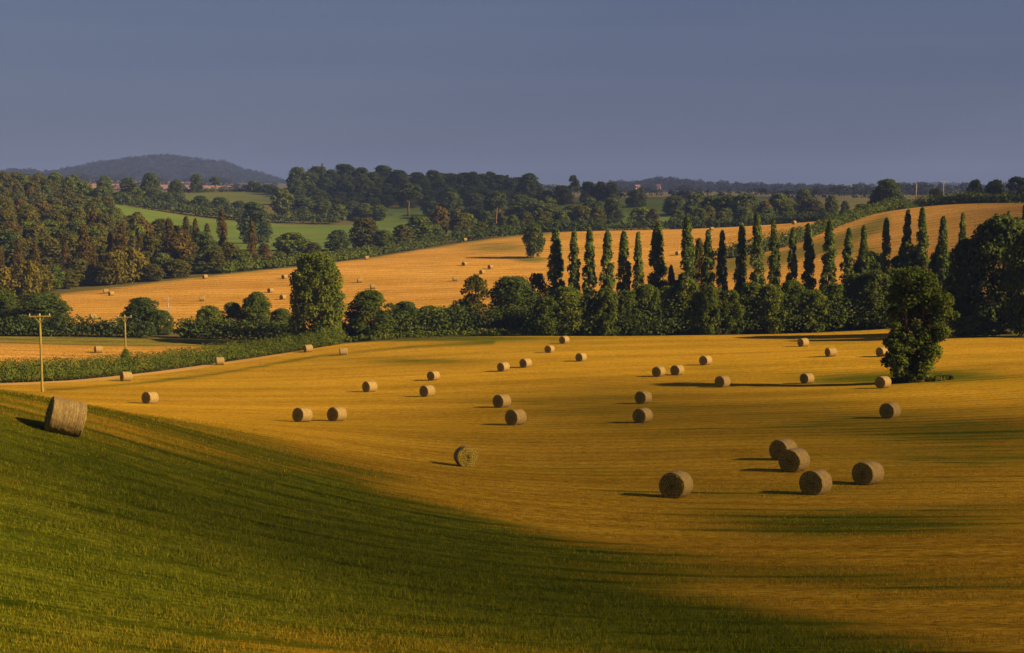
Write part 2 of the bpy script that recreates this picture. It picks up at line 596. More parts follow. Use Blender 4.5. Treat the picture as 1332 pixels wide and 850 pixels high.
sheet('stubble_field', M['far_stubble'], np.linspace(40, 1750, 300), lerp([40, 400, 1100, 1300, 1750], [300, 292, 292, 275, 260]), lerp(FAR_PX, FAR_Y), 120, 0.0, far_grass)
sheet('pasture', M['pasture'], np.linspace(150, 480, 60), lerp([150, 300, 480], [600, 640, 610]), lerp([150, 480], [850, 860]), 40, 0.2)
sheet('pasture', M['pasture_dim'], np.linspace(225, 440, 50), lerp([225, 440], [985, 985]), lerp([225, 440], [1120, 1150]), 30, 0.2)
sheet('pasture', M['pasture'], np.linspace(490, 640, 40), lerp([490, 640], [760, 760]), lerp([490, 640], [960, 960]), 30, 0.2)
sheet('pasture', M['pasture'], np.linspace(690, 1010, 60), lerp([690, 1010], [760, 760]), lerp([690, 1010], [960, 960]), 30, 0.2)
sheet('pale_field', M['pink'], np.linspace(120, 350, 40), lerp([120, 350], [2150, 2250]), lerp([120, 350], [2600, 2700]), 20, 1.0)
sheet('pale_field', M['pink'], np.linspace(60, 300, 40), lerp([60, 300], [2800, 2900]), lerp([60, 300], [3150, 3150]), 20, 1.0)

# ------------------------------------------------------------------ distant hills
def noise1(x, seed, amp, lam):
    r = np.random.default_rng(seed)
    out = np.zeros_like(x)
    for k in range(5):
        ph = r.uniform(0, 6.28)
        out += amp / (1.6 ** k) * np.sin(x / lam * (1.9 ** k) * 6.28 + ph)
    return out


def hill(name, Yc, depth, prof_px, prof_py, mat, seed, rough=0.0):
    """a real ridge: profile along its length, falling away to the plain before and behind"""
    pxs = np.linspace(prof_px[0], prof_px[-1], 140)
    top = np.interp(pxs, prof_px, prof_py)
    x = np.array([ray(p, HOR)[0] for p in pxs]) * Yc
    ztop = np.array([ray(666, t)[1] for t in top]) * Yc + noise1(x, seed, rough, 160.0)
    base = height(x, np.full_like(x, Yc)) - 4
    t = np.linspace(-1, 1, 31)
    fall = np.cos(t * math.pi / 2) ** 1.3
    X = np.repeat(x[None], len(t), 0)
    Yg = Yc + t[:, None] * depth + 0 * X
    Z = base[None] + (ztop - base)[None] * fall[:, None] + (noise1(X + 3.1 * Yg, seed + 1, 1.5, 210.0) * fall[:, None])
    v = np.stack([X.ravel(), Yg.ravel(), Z.ravel()], 1)
    r, c = X.shape
    idx = np.arange(r * c).reshape(r, c)
    f = np.stack([idx[:-1, :-1], idx[:-1, 1:], idx[1:, 1:], idx[1:, :-1]], -1).reshape(-1, 4)
    me = mesh_np(name, v, f, mat)
    smooth(me)
    return link(name, me, kind='structure'), (X, Yg, Z)


# ------------------------------------------------------------------ trees
def tube(path, radii, sides=7):
    path = np.array(path, float)
    n = len(path)
    V, F = [], []
    for i in range(n):
        d = path[min(i + 1, n - 1)] - path[max(i - 1, 0)]
        d = d / np.linalg.norm(d)
        ref = np.array([1, 0, 0]) if abs(d[0]) < 0.9 else np.array([0, 1, 0])
        u = np.cross(d, ref)
        u /= np.linalg.norm(u)
        w = np.cross(d, u)
        for s in range(sides):
            a = 2 * math.pi * s / sides
            V.append(path[i] + radii[i] * (math.cos(a) * u + math.sin(a) * w))
    for i in range(n - 1):
        for s in range(sides):
            F.append((i * sides + s, i * sides + (s + 1) % sides, (i + 1) * sides + (s + 1) % sides, (i + 1) * sides + s))
    return np.array(V), np.array(F)


def join(parts):
    V, F, k = [], [], 0
    for v, f in parts:
        V.append(v)
        F.append(f + k)
        k += len(v)
    return np.concatenate(V), np.concatenate(F)


def leaves(rng, blobs, n, size, up=0.3, flat=0.9, out=0.9, aspect=1.5):
    """leaf sprays spread through the volume of a set of clumps (x, y, z, rx, rz)"""
    B = np.array(blobs)
    wgt = B[:, 3] * B[:, 3]
    k = rng.choice(len(B), n, p=wgt / wgt.sum())
    d = rng.normal(size=(n, 3))
    d /= np.linalg.norm(d, axis=1)[:, None]
    d[:, 2] = np.where((d[:, 2] < -0.2) & (rng.random(n) < 0.55), -d[:, 2], d[:, 2])
    rr = rng.uniform(0.35, 1.0, n) ** 0.5 * rng.choice([1.0, 1.0, 1.0, 1.18], n)
    ctr = B[k, :3] + d * rr[:, None] * np.stack([B[k, 3], B[k, 3], B[k, 4]], 1)
    nrm = d * out + rng.normal(size=(n, 3)) * flat * 0.6 + np.array([0, 0, up])
    nrm /= np.linalg.norm(nrm, axis=1)[:, None]
    r = rng.normal(size=(n, 3))
    u = np.cross(nrm, r)
    u /= np.linalg.norm(u, axis=1)[:, None]
    w = np.cross(nrm, u)
    s = size * rng.uniform(0.55, 1.25, n)[:, None]
    a = s * aspect
    bend = nrm * s * 0.25
    V = np.stack([ctr - u * a * 0.5, ctr - w * s * 0.5 + bend, ctr + u * a * 0.5, ctr + w * s * 0.5 + bend], 1).reshape(-1, 3)
    F = np.arange(4 * n).reshape(n, 4)
    return V, F


def crown_blobs(rng, H, W, base, prof, n, br, zsq=0.8, inner=0.35, lean=0.0):
    out = []
    for i in range(n):
        t = base + (1 - base) * ((i + rng.random()) / n)
        tt = (t - base) / (1 - base)
        R = prof(tt) * W / 2
        a = rng.uniform(0, 6.283) if i % 2 else i * 2.4
        r = br * W * rng.uniform(0.65, 1.25)
        r = min(r, max(R * 1.0, 0.12 * W * br * 4))
        q = max(R - r, 0) * (inner + (1 - inner) * rng.random()) ** 0.5
        z = t * H
        z = min(z, H - r * zsq * 0.9)
        out.append((q * math.cos(a) + lean * z, q * math.sin(a), max(z, r * zsq * 0.6), r, r * zsq))
    return out


def limbs(rng, H, W, base, r0, n, top=0.8, parts=None):
    pts_ = [(0, 0, -0.6), (0.02 * W, 0, H * base * 0.5), (-0.02 * W, 0.02 * W, H * (base + 0.2)), (0.02 * W, 0, H * top)]
    ps = [tube(pts_, [r0 * 1.35, r0, r0 * 0.75, r0 * 0.2], 8)]
    for i in range(n):
        z0 = H * (base * 0.75 + rng.uniform(0.05, 0.35))
        a = i * 2.4 + rng.uniform(-0.4, 0.4)
        L = W * rng.uniform(0.25, 0.42)
        up_ = H * rng.uniform(0.12, 0.28)
        ps.append(tube([(0, 0, z0), (L * 0.45 * math.cos(a), L * 0.45 * math.sin(a), z0 + up_ * 0.6), (L * math.cos(a), L * math.sin(a), z0 + up_)],
                       [r0 * 0.5, r0 * 0.32, r0 * 0.08], 6))
    return join(ps)


KEEP = []


def tree_proto(kind, mat, seed, H, W, base, prof, nblob, br, nleaf, lsize, zsq=0.8, up=0.3, inner=0.35, nl=6, trunk_r=None, aspect=1.5, blobs=None):
    rng = np.random.default_rng(seed)
    b = blobs(rng) if blobs else crown_blobs(rng, H, W, base, prof, nblob, br, zsq, inner)
    cv, cf = leaves(rng, b, nleaf, lsize, up, aspect=aspect)
    tv, tf = limbs(rng, H, W, max(base, 0.12), trunk_r or 0.028 * H, nl)
    tm = mesh_np('trunk', tv, tf, M['bark'])
    smooth(tm)
    cm = mesh_np('crown', cv, cf, M[mat])
    return dict(kind=kind, H=H, W=W, crown=cm, trunk=tm)


def plant(p, x, y, z, H, Wd, rz, label, group=None, cat='tree'):
    e = bpy.data.objects.new(p['kind'], None)
    e.empty_display_size = 0.5
    C.objects.link(e)
    e.location = (x, y, z)
    e.rotation_euler = (0, 0, rz)
    e.scale = (Wd / p['W'], Wd / p['W'], H / p['H'])
    e['label'] = label
    e['category'] = cat
    if group:
        e['group'] = group
    for nm in ('trunk', 'crown'):
        o = bpy.data.objects.new(nm, p[nm])
        C.objects.link(o)
        o.parent = e
    return e


def oval(t):
    return max(0.0, math.sin(math.pi * (0.16 + 0.80 * t))) ** 0.7


def dome(t):
    return max(0.0, 1 - (max(t - 0.25, 0) / 0.78) ** 2.2) ** 0.5 * (0.82 + 0.18 * min(t * 4, 1))


def spire(t):
    return (0.72 + 0.28 * math.sin(math.pi * min(t * 1.2, 1))) * (1 - t ** 4.5) ** 0.7 + 0.06


def cone(t):
    return 1.0 - 0.88 * t


PR = {}


def protos(key, n, *a, **k):
    PR[key] = [tree_proto(a[0], a[1], 1000 + 17 * i + (hash_str(key) % 997), *a[2:], **k) for i in range(n)]


def hash_str(s):
    h = 7
    for c in s:
        h = (h * 31 + ord(c)) & 0xffffff
    return h


# near trees: fine leaf sprays
protos('near_round', 3, 'broadleaf_tree', 'oak', 12, 11, 0.06, oval, 64, 0.15, 15000, 0.34)
protos('near_dark', 3, 'broadleaf_tree', 'dark', 12, 11, 0.03, dome, 66, 0.15, 15000, 0.34)
def block(t):
    return (1 - max(0.0, (t - 0.6) / 0.44) ** 2.6) ** 0.5 * (0.88 + 0.12 * math.sin(3 * t + 0.6))


protos('near_block', 1, 'broadleaf_tree', 'oak', 15, 12, 0.0, block, 130, 0.13, 26000, 0.34, inner=0.5)
protos('near_bush', 3, 'bush', 'oak', 6, 9, 0.02, dome, 50, 0.15, 9500, 0.28, nl=5)
protos('belt', 5, 'broadleaf_tree', 'oak', 10, 10, 0.0, dome, 84, 0.13, 14000, 0.33, inner=0.5)
protos('airy', 2, 'broadleaf_tree', 'olive', 11, 9, 0.25, oval, 26, 0.15, 3400, 0.38)
protos('poplar', 7, 'poplar_tree', 'poplar', 21, 3.6, 0.05, spire, 62, 0.19, 5000, 0.34, zsq=1.6, up=0.1, inner=0.3, nl=9, trunk_r=0.28, aspect=1.9)
# far trees: larger sprays
protos('far_round', 4, 'broadleaf_tree', 'oak', 14, 13, 0.10, oval, 51, 0.15, 4200, 0.68)
protos('far_dark', 4, 'broadleaf_tree', 'dark', 18, 15, 0.05, dome, 54, 0.15, 4200, 0.75)
protos('far_olive', 4, 'broadleaf_tree', 'olive', 14, 11, 0.03, dome, 54, 0.15, 4200, 0.60)
protos('far_rust', 5, 'poplar_tree', 'rust', 18, 6.5, 0.04, lambda t: max(0.0, math.sin(math.pi * (0.14 + 0.80 * t))) ** 0.9, 40, 0.2, 2800, 0.5, zsq=1.5, up=0.1, inner=0.1)
protos('far_yellow', 3, 'willow_tree', 'yellow', 11, 13, 0.0, dome, 36, 0.17, 3000, 0.7, zsq=1.1, up=-0.1)
protos('far_rusty_round', 2, 'broadleaf_tree', 'rust', 13, 11, 0.06, oval, 30, 0.18, 2200, 0.8)
protos('far_conifer', 2, 'conifer_tree', 'dark', 20, 7, 0.08, cone, 40, 0.20, 1800, 0.8, zsq=0.6)
protos('far_bush', 3, 'bush', 'oak', 5, 8, 0.0, dome, 26, 0.2, 1500, 0.6, nl=4)
protos('far_airy', 2, 'broadleaf_tree', 'dark', 16, 14, 0.5, dome, 18, 0.16, 1400, 0.8, zsq=0.6)

R = random.Random(5)


def put(key, px, top, wpx, Y, label, group=None, cat='tree', sink=0.0, var=None):
    """a tree whose column, top row and width were read off the photograph, at its real distance"""
    x, y, z = spot(px, Y)
    zt = ray(px, top)[1] * Y
    H = max(zt - z, 1.5)
    Wd = wpx * Y / FPX
    ps = PR[key]
    p = ps[R.randrange(len(ps))] if var is None else ps[var % len(ps)]
    return plant(p, x, y, z - sink, H, Wd, R.uniform(0, 6.28), label, group, cat)


# --- the trees and bushes round the near field
put('near_block', 413, 331, 80, 267, 'tall dense dark green oval tree at the end of the diagonal hedge', var=0)
put('near_round', 482, 379, 74, 272, 'rounded dark green tree just right of the tall dense oval tree', var=1)
put('near_dark', 527, 393, 56, 282, 'dark low tree sloping down behind the rounded tree and long hedge')
put('airy', 618, 359, 48, 284, 'pale olive open crowned tree rising above the hedge before the far field', var=0)
put('near_dark', 668, 361, 84, 286, 'broad dark green tree beside the pale open crowned tree', var=1)
put('airy', 699, 357, 42, 290, 'olive leafy tree filling the gap just before the first poplar', var=1)
put('near_bush', 563, 399, 62, 283, 'dark bush above the long hedge, between sloping tree and open tree', cat='bush')
put('near_bush', 600, 392, 50, 284, 'dark bush directly left of the pale open crowned tree', cat='bush')
put('near_dark', 55, 382, 92, 292, 'wide rounded dark bush tree behind the left utility pole')
put('near_round', 4, 378, 62, 300, 'dark green tree cut by the left picture edge above the hedge')
put('near_dark', 185, 388, 66, 294, 'dark rounded tree behind the second utility pole', var=2)
put('near_dark', 208, 404, 44, 290, 'lower dark shoulder bush right of the tree by the second pole', cat='bush')
put('near_bush', 272, 399, 44, 296, 'leftmost dark bush of the clump left of the tall oval tree', cat='bush')
put('near_round', 302, 394, 40, 298, 'middle bush tree in the clump left of the tall oval tree')
put('near_round', 334, 381, 50, 296, 'tallest green tree of the clump left of the tall oval tree', var=2)
put('near_dark', 366, 402, 40, 288, 'dark low tree filling the gap beside the tall oval tree')
# big trees at the right
put('near_dark', 1302, 283, 118, 240, 'biggest dark spreading tree at the right edge of the field', var=0)
put('near_dark', 1254, 312, 62, 246, 'dark tree on the left shoulder of the biggest right hand tree', var=1)
put('near_round', 1340, 300, 90, 228, 'dark green tree cut by the right picture edge')
put('near_bush', 1268, 412, 70, 232, 'shadowy low bush at the foot of the biggest right hand tree', cat='bush')

# --- belt of bushy trees under the poplars
belt_px = [712, 738, 762, 788, 815, 842, 868, 895, 922, 950, 977, 1003, 1030, 1058, 1085, 1113, 1138, 1160]
belt_top = [383, 378, 381, 379, 376, 374, 372, 368, 373, 374, 371, 369, 372, 374, 368, 362, 360, 352]
ords = ['first', 'second', 'third', 'fourth', 'fifth', 'sixth', 'seventh', 'eighth', 'ninth', 'tenth', 'eleventh', 'twelfth', 'thirteenth', 'fourteenth',
        'fifteenth', 'sixteenth', 'seventeenth', 'eighteenth', 'nineteenth', 'twentieth', 'twenty-first', 'twenty-second', 'twenty-third', 'twenty-fourth',
        'twenty-fifth', 'twenty-sixth', 'twenty-seventh', 'twenty-eighth']
for i, (a, t) in enumerate(zip(belt_px, belt_top)):
    put('belt', a, t + R.uniform(-7, 5), R.uniform(44, 64), 268 + R.uniform(0, 4), '%s bushy tree from the left in the dark belt below the poplars' % ords[i], 'bushy trees in the belt below the poplars')
for i, (a, t, w_, lab) in enumerate([(1128, 329, 62, 'rounded green tree behind the belt among the right hand poplars'), (1168, 334, 46, 'smaller green tree behind the lone field tree'),
                                     (1190, 321, 50, 'green tree top showing above the lone field tree'), (1222, 318, 40, 'dark tree between the lone field tree and the big right hand trees'),
                                     (872, 347, 16, 'small pointed green sapling between the wide poplar and its right neighbour'), (908, 312, 26, 'pale bushy tree tucked against the eighth poplar'),
                                     (880, 366, 60, 'low light green bush behind the belt below the poplar gap')]):
    put('near_round' if i != 5 else 'airy', a, t, w_, 290, lab)

# --- Lombardy poplars
POP = [(723, 298, 21), (746, 300, 17), (765, 297, 17), (789, 300, 18), (811, 301, 18), (830, 302, 14), (853, 290, 23), (895, 282, 21), (921, 299, 16), (939, 300, 14),
       (961, 291, 16), (984, 279, 18), (1007, 287, 15), (1029, 296, 13), (1051, 291, 17), (1075, 286, 19), (1099, 297, 16), (1123, 294, 13), (1149, 284, 14), (1173, 273, 15),
       (1199, 270, 16), (1225, 281, 15), (1250, 277, 13), (1306, 275, 10), (1330, 263, 13)]
for i, (a, t, w_) in enumerate(POP):
    put('poplar', a, t, w_ * 1.30, 284 + R.uniform(-2, 3), '%s slender green poplar from the left in the long row' % ords[i], 'poplars in a row before the far field', var=i).rotation_euler = (R.uniform(-0.025, 0.025), R.uniform(-0.025, 0.025), R.uniform(0, 6.28))

# --- hedges: one clipped leafy ridge each
def hedge(label, px0, Y0s, base_w, h, nleaf, lsize, name='hedge', seed=1, mat='hedge', hv=0.25, top=None):
    rng = np.random.default_rng(seed)
    pxs = np.array(px0, float)
    Ys = np.array(Y0s, float)
    n = max(int(nleaf ** 0.5 * 1.2), 30)
    t = np.linspace(0, len(pxs) - 1, n)
    qx = np.interp(t, np.arange(len(pxs)), pxs)
    qy = np.interp(t, np.arange(len(pxs)), Ys)
    hh = np.interp(t, np.linspace(0, len(pxs) - 1, len(h) if hasattr(h, '__len__') else 2), h if hasattr(h, '__len__') else [h, h])
    x = np.array([ray(a, 420)[0] for a in qx]) * qy
    z = height(x, qy)
    bl = []
    for i in range(n):
        hgt = hh[i] * (1 + hv * (rng.random() - 0.5) * 2)
        bl.append((x[i] + rng.normal() * 0.2, qy[i] + rng.uniform(-1, 1) * base_w * 0.25, z[i] + hgt * 0.62, base_w * 0.5, hgt * 0.40))
        bl.append((x[i] + rng.normal() * 0.3, qy[i] + rng.uniform(-1, 1) * base_w * 0.3, z[i] + hgt * 0.30, base_w * 0.6, hgt * 0.32))
    cv, cf = leaves(rng, bl, nleaf, lsize, 0.35)
    o0 = Vector((float(x.mean()), float(qy.mean()), float(z.mean())))
    cv = cv - np.array(o0)
    me = mesh_np(name, cv, cf, M[mat])
    o = link(name, me, None, label=label, category='hedge')
    o.location = o0
    return o


hedge('long clipped green hedge running diagonally beside the track on the left', HEDGE_PX, HEDGE_Y, 2.4, [2.9, 2.9, 2.9, 2.9, 2.8, 2.7, 2.8], 80000, 0.16, seed=3, mat='oak', hv=0.22)
hedge('dark hedge along the back of the small left stubble field', [-120, 0, 100, 195], [281, 281, 283, 283], 2.6, 3.4, 11000, 0.36, seed=4, mat='dark')
hedge('dark clipped hedge under the bush clump left of the tall oval tree', [236, 300, 390], [284, 282, 276], 2.6, 3.4, 9000, 0.36, seed=5, mat='dark')
hedge('long dark hedge between the rounded tree and the poplar belt', [430, 520, 610, 700], [274, 277, 278, 276], 2.6, [3.6, 4.2, 4.8, 5.2], 14000, 0.36, seed=6, mat='dark')
hedge('ragged low weedy growth along the foot of the long dark hedge', [450, 540, 620, 700], [268, 270, 270, 268], 1.2, 1.1, 3500, 0.28, seed=16)
hedge('dark hedge along the crest of the far stubble field', [478, 600, 690, 760, 900, 1010, 1075], [548, 610, 629, 632, 632, 622, 612], 4, [3.5, 5, 4.5, 5, 5, 4.5, 4.5], 9000, 0.75, seed=7, mat='dark')
hedge('bushy hedge climbing the far slope and dividing the two stubble fields', [935, 985, 1030, 1075, 1110, 1150, 1192], [470, 472, 480, 500, 515, 535, 555], 6, [4, 5, 4.5, 4, 3.5, 4.5, 5], 9000, 0.6, seed=8)
hedge('dark hedge behind the crest of the right hand hill', [1190, 1240, 1290, 1360], [535, 528, 520, 514], 4, [4, 4, 3, 3.5], 5000, 0.6, seed=9)
hedge('dark hedge at the top of the lower green pasture', [160, 250, 330, 440], [862, 864, 868, 870], 5, 6, 5000, 0.9, seed=10, mat='dark')
hedge('low bushy hedge along the crest edge between the left wood and the climbing crest hedge', [290, 370, 430, 482], [492, 512, 528, 548], 4, [3, 4, 3.5, 4], 6000, 0.55, seed=12)
hedge('dense leafy hedge filling the foot of the belt under the poplars', [698, 800, 900, 1000, 1100, 1165], [269.5, 270, 270, 270, 269.5, 268], 5.0, [5.6, 6.8, 5.8, 7.0, 6.0, 7.0], 46000, 0.33, seed=13, mat='dark', hv=0.4)
hedge('thin hedge at the top of the upper green pasture', [225, 330, 440], [1125, 1140, 1155], 4, 3, 3000, 0.9, seed=11, mat='dark')

# --- lone tree in the far field
put('far_round', 694, 291, 34, 512, 'lone round tree standing on the far stubble slope', var=0)

# ------------------------------------------------------------------ lone field tree with ivy and bare limbs
def lone_tree():
    rng = np.random.default_rng(77)
    x, y, z = spot(1187, 158)
    s = 158 / FPX
    def B(px, py, rpx, sq=0.9, dy=0.0):
        return ((px - 1187) * s, dy, (493 - py) * s, rpx * s, rpx * s * sq)
    bl = []
    for px, py, r in [(1178, 358, 18), (1197, 362, 18), (1163, 372, 11), (1212, 372, 15), (1188, 352, 13), (1221, 386, 14), (1205, 388, 15), (1174, 382, 13), (1160, 385, 8), (1224, 402, 12),
                      (1216, 414, 13), (1222, 428, 12), (1212, 436, 14), (1198, 424, 11), (1170, 430, 12), (1160, 442, 11), (1172, 448, 17), (1190, 448, 18), (1208, 452, 15), (1165, 462, 14),
                      (1156, 468, 8), (1182, 466, 18), (1200, 470, 14), (1170, 478, 13), (1186, 482, 13), (1196, 484, 9), (1178, 488, 9), (1164, 418, 7), (1188, 400, 7), (1192, 375, 16)]:
        for q in range(3):
            bl.append(B(px + rng.uniform(-2, 2), py + rng.uniform(-2, 2), r * rng.uniform(0.72, 1.05), 0.85, rng.uniform(-1, 1) * r * s * 1.1))
    for px, py, r in [(1178, 408, 15), (1198, 412, 15), (1188, 424, 13), (1168, 404, 11), (1212, 402, 14), (1188, 396, 14)]:
        bl.append(B(px, py, r, 0.9, 1.7))
    for px, py, r in [(1189, 418, 8), (1179, 436, 9), (1200, 434, 10), (1190, 442, 9), (1171, 395, 7), (1205, 392, 8)]:
        bl.append(B(px, py, r, 0.9, -0.9))
    cv, cf = leaves(rng, bl, 28000, 0.24, 0.3)
    tw = [B(1243, 405, 5.5), B(1237, 402, 3.0)]
    tv2, tf2 = leaves(rng, tw, 160, 0.22, 0.3)
    cv, cf = join([(cv, cf), (tv2, tf2)])
    e = link('field_tree', None, None, label='lone ivy clad tree with bare reddish limbs standing in the stubble field', category='tree')
    e.location = (x, y, z)
    def pt(px, py, dy=0.0):
        return ((px - 1187) * s, dy, (493 - py) * s)
    parts = [tube([pt(1187, 500), pt(1186, 470), pt(1185, 445), pt(1187, 432)], [0.42, 0.34, 0.30, 0.22], 9),
             tube([pt(1185, 445), pt(1178, 420, -0.3), pt(1177, 400, -0.4), pt(1174, 375, -0.2)], [0.22, 0.19, 0.15, 0.06], 8),
             tube([pt(1187, 440), pt(1198, 418, -0.3), pt(1199, 402, -0.4), pt(1202, 378, -0.2)], [0.22, 0.19, 0.15, 0.06], 8),
             tube([pt(1199, 412, -0.3), pt(1220, 408, -0.3), pt(1238, 404, -0.1), pt(1246, 405)], [0.16, 0.11, 0.06, 0.02], 6),
             tube([pt(1200, 420, -0.2), pt(1224, 418, 0), pt(1236, 412, 0)], [0.12, 0.07, 0.02], 6)]
    v, f = join(parts)
    k = N('reddish_bark')
    n = k.noise(k.mapping((5, 5, 1.0), 'obj'), 1.0, 4)
    rb = k.diffuse(k.ramp(n, [(0.3, (0.06, 0.030, 0.016)), (0.7, (0.16, 0.085, 0.045))]), k.bump(n, 0.6, 0.05))
    tm = mesh_np('trunk', v, f, rb)
    smooth(tm)
    link('trunk', tm, e)
    link('crown', mesh_np('crown', cv, cf, M['hedge']), e)
    # long grass round its foot
    bl = []
    for i in range(40):
        a = rng.uniform(-1, 1)
        bl.append((x + 1.2 + a * 3.4, y + rng.uniform(-1, 1) * 0.9, 0, 0.5, 0.35))
    b = np.array(bl)
    b[:, 2] = height(b[:, 0], b[:, 1]) + 0.2
    gv, gf = leaves(rng, b, 2200, 0.22, 0.2, aspect=2.4)
    link('long_grass', mesh_np('long_grass', gv, gf, M['olive']), None, kind='stuff')


lone_tree()

# ivy at the foot of the second pole
put('near_bush', 162, 455, 15, 216, 'dark ivy bush wrapped round the foot of the second utility pole', cat='bush', var=0)

# ------------------------------------------------------------------ the woods behind
# rust coloured poplars along the edge of the left wood
RUST = [(4, 322, 13), (27, 311, 16), (49, 315, 13), (88, 318, 16), (112, 293, 24), (124, 318, 14), (146, 303, 12), (162, 291, 18), (184, 303, 12), (197, 303, 12), (223, 285, 20),
        (245, 282, 14), (257, 285, 13), (272, 291, 14), (291, 273, 16), (330, 288, 15), (345, 317, 24)]
for i, (a, t, w_) in enumerate(RUST):
    put('far_rust', a, t, w_ * 1.1, float(np.interp(a, FAR_PX, FAR_Y)) + 42 + R.uniform(-10, 10), '%s rust brown tree from the left along the wood edge' % ords[i], 'rust brown trees along the edge of the left wood')
WIL = [(14, 350, 48), (40, 341, 36), (58, 346, 34), (152, 328, 44), (172, 324, 50), (184, 336, 34), (8, 375, 30)]
for i, (a, t, w_) in enumerate(WIL):
    put('far_yellow', a, t, w_, float(np.interp(a, FAR_PX, FAR_Y)) + 14, '%s yellow green willow from the left at the foot of the wood' % ords[i], 'yellow green willows at the foot of the left wood')
FRONT = [(70, 345, 30), (88, 352, 30), (105, 338, 32), (122, 345, 28), (138, 340, 30), (200, 344, 30), (214, 330, 30), (232, 338, 32), (250, 332, 34), (266, 340, 30), (282, 322, 26), (300, 316, 32),
         (316, 326, 28), (332, 330, 26), (352, 334, 26), (366, 328, 24)]
for i, (a, t, w_) in enumerate(FRONT):
    put('far_olive' if i % 3 else 'far_round', a, t, w_ * 1.25, float(np.interp(a, FAR_PX, FAR_Y)) + R.uniform(9, 24), '%s leafy green tree from the left along the front of the wood' % ords[i], 'leafy trees along the front of the left wood')
put('far_yellow', 288, 338, 16, 500, 'small golden yellow bush at the edge of the left wood', cat='bush')

# hillside wood
wy = np.interp
count = 0
for Y in np.arange(505, 850, 21):
    right = np.interp(Y, [505, 545, 600, 650, 720, 800, 850], [300, 262, 215, 185, 165, 145, 118])
    step = 9.5 / Y * FPX
    a = -30 + R.uniform(0, step)
    while a < right:
        YY = Y + R.uniform(-7, 7)
        x, y, z = spot(a, YY)
        hgt = R.uniform(10, 15) if Y < 700 else R.uniform(11, 15)
        k = R.random()
        key = 'far_olive' if k < 0.55 else ('far_round' if k < 0.8 else ('far_dark' if k < 0.93 else 'far_rusty_round'))
        p = PR[key][R.randrange(len(PR[key]))]
        lab = {'far_olive': 'olive green tree in the dense hillside wood at the left', 'far_round': 'mid green tree in the dense hillside wood at the left',
               'far_dark': 'dark green tree in the dense hillside wood at the left', 'far_rusty_round': 'brownish tree in the dense hillside wood at the left'}[key]
        plant(p, x, y, z, hgt, R.uniform(10, 14), R.uniform(0, 6.28), lab, lab.replace(' tree in', ' trees in'))
        a += step * R.uniform(0.8, 1.25)
        count += 1

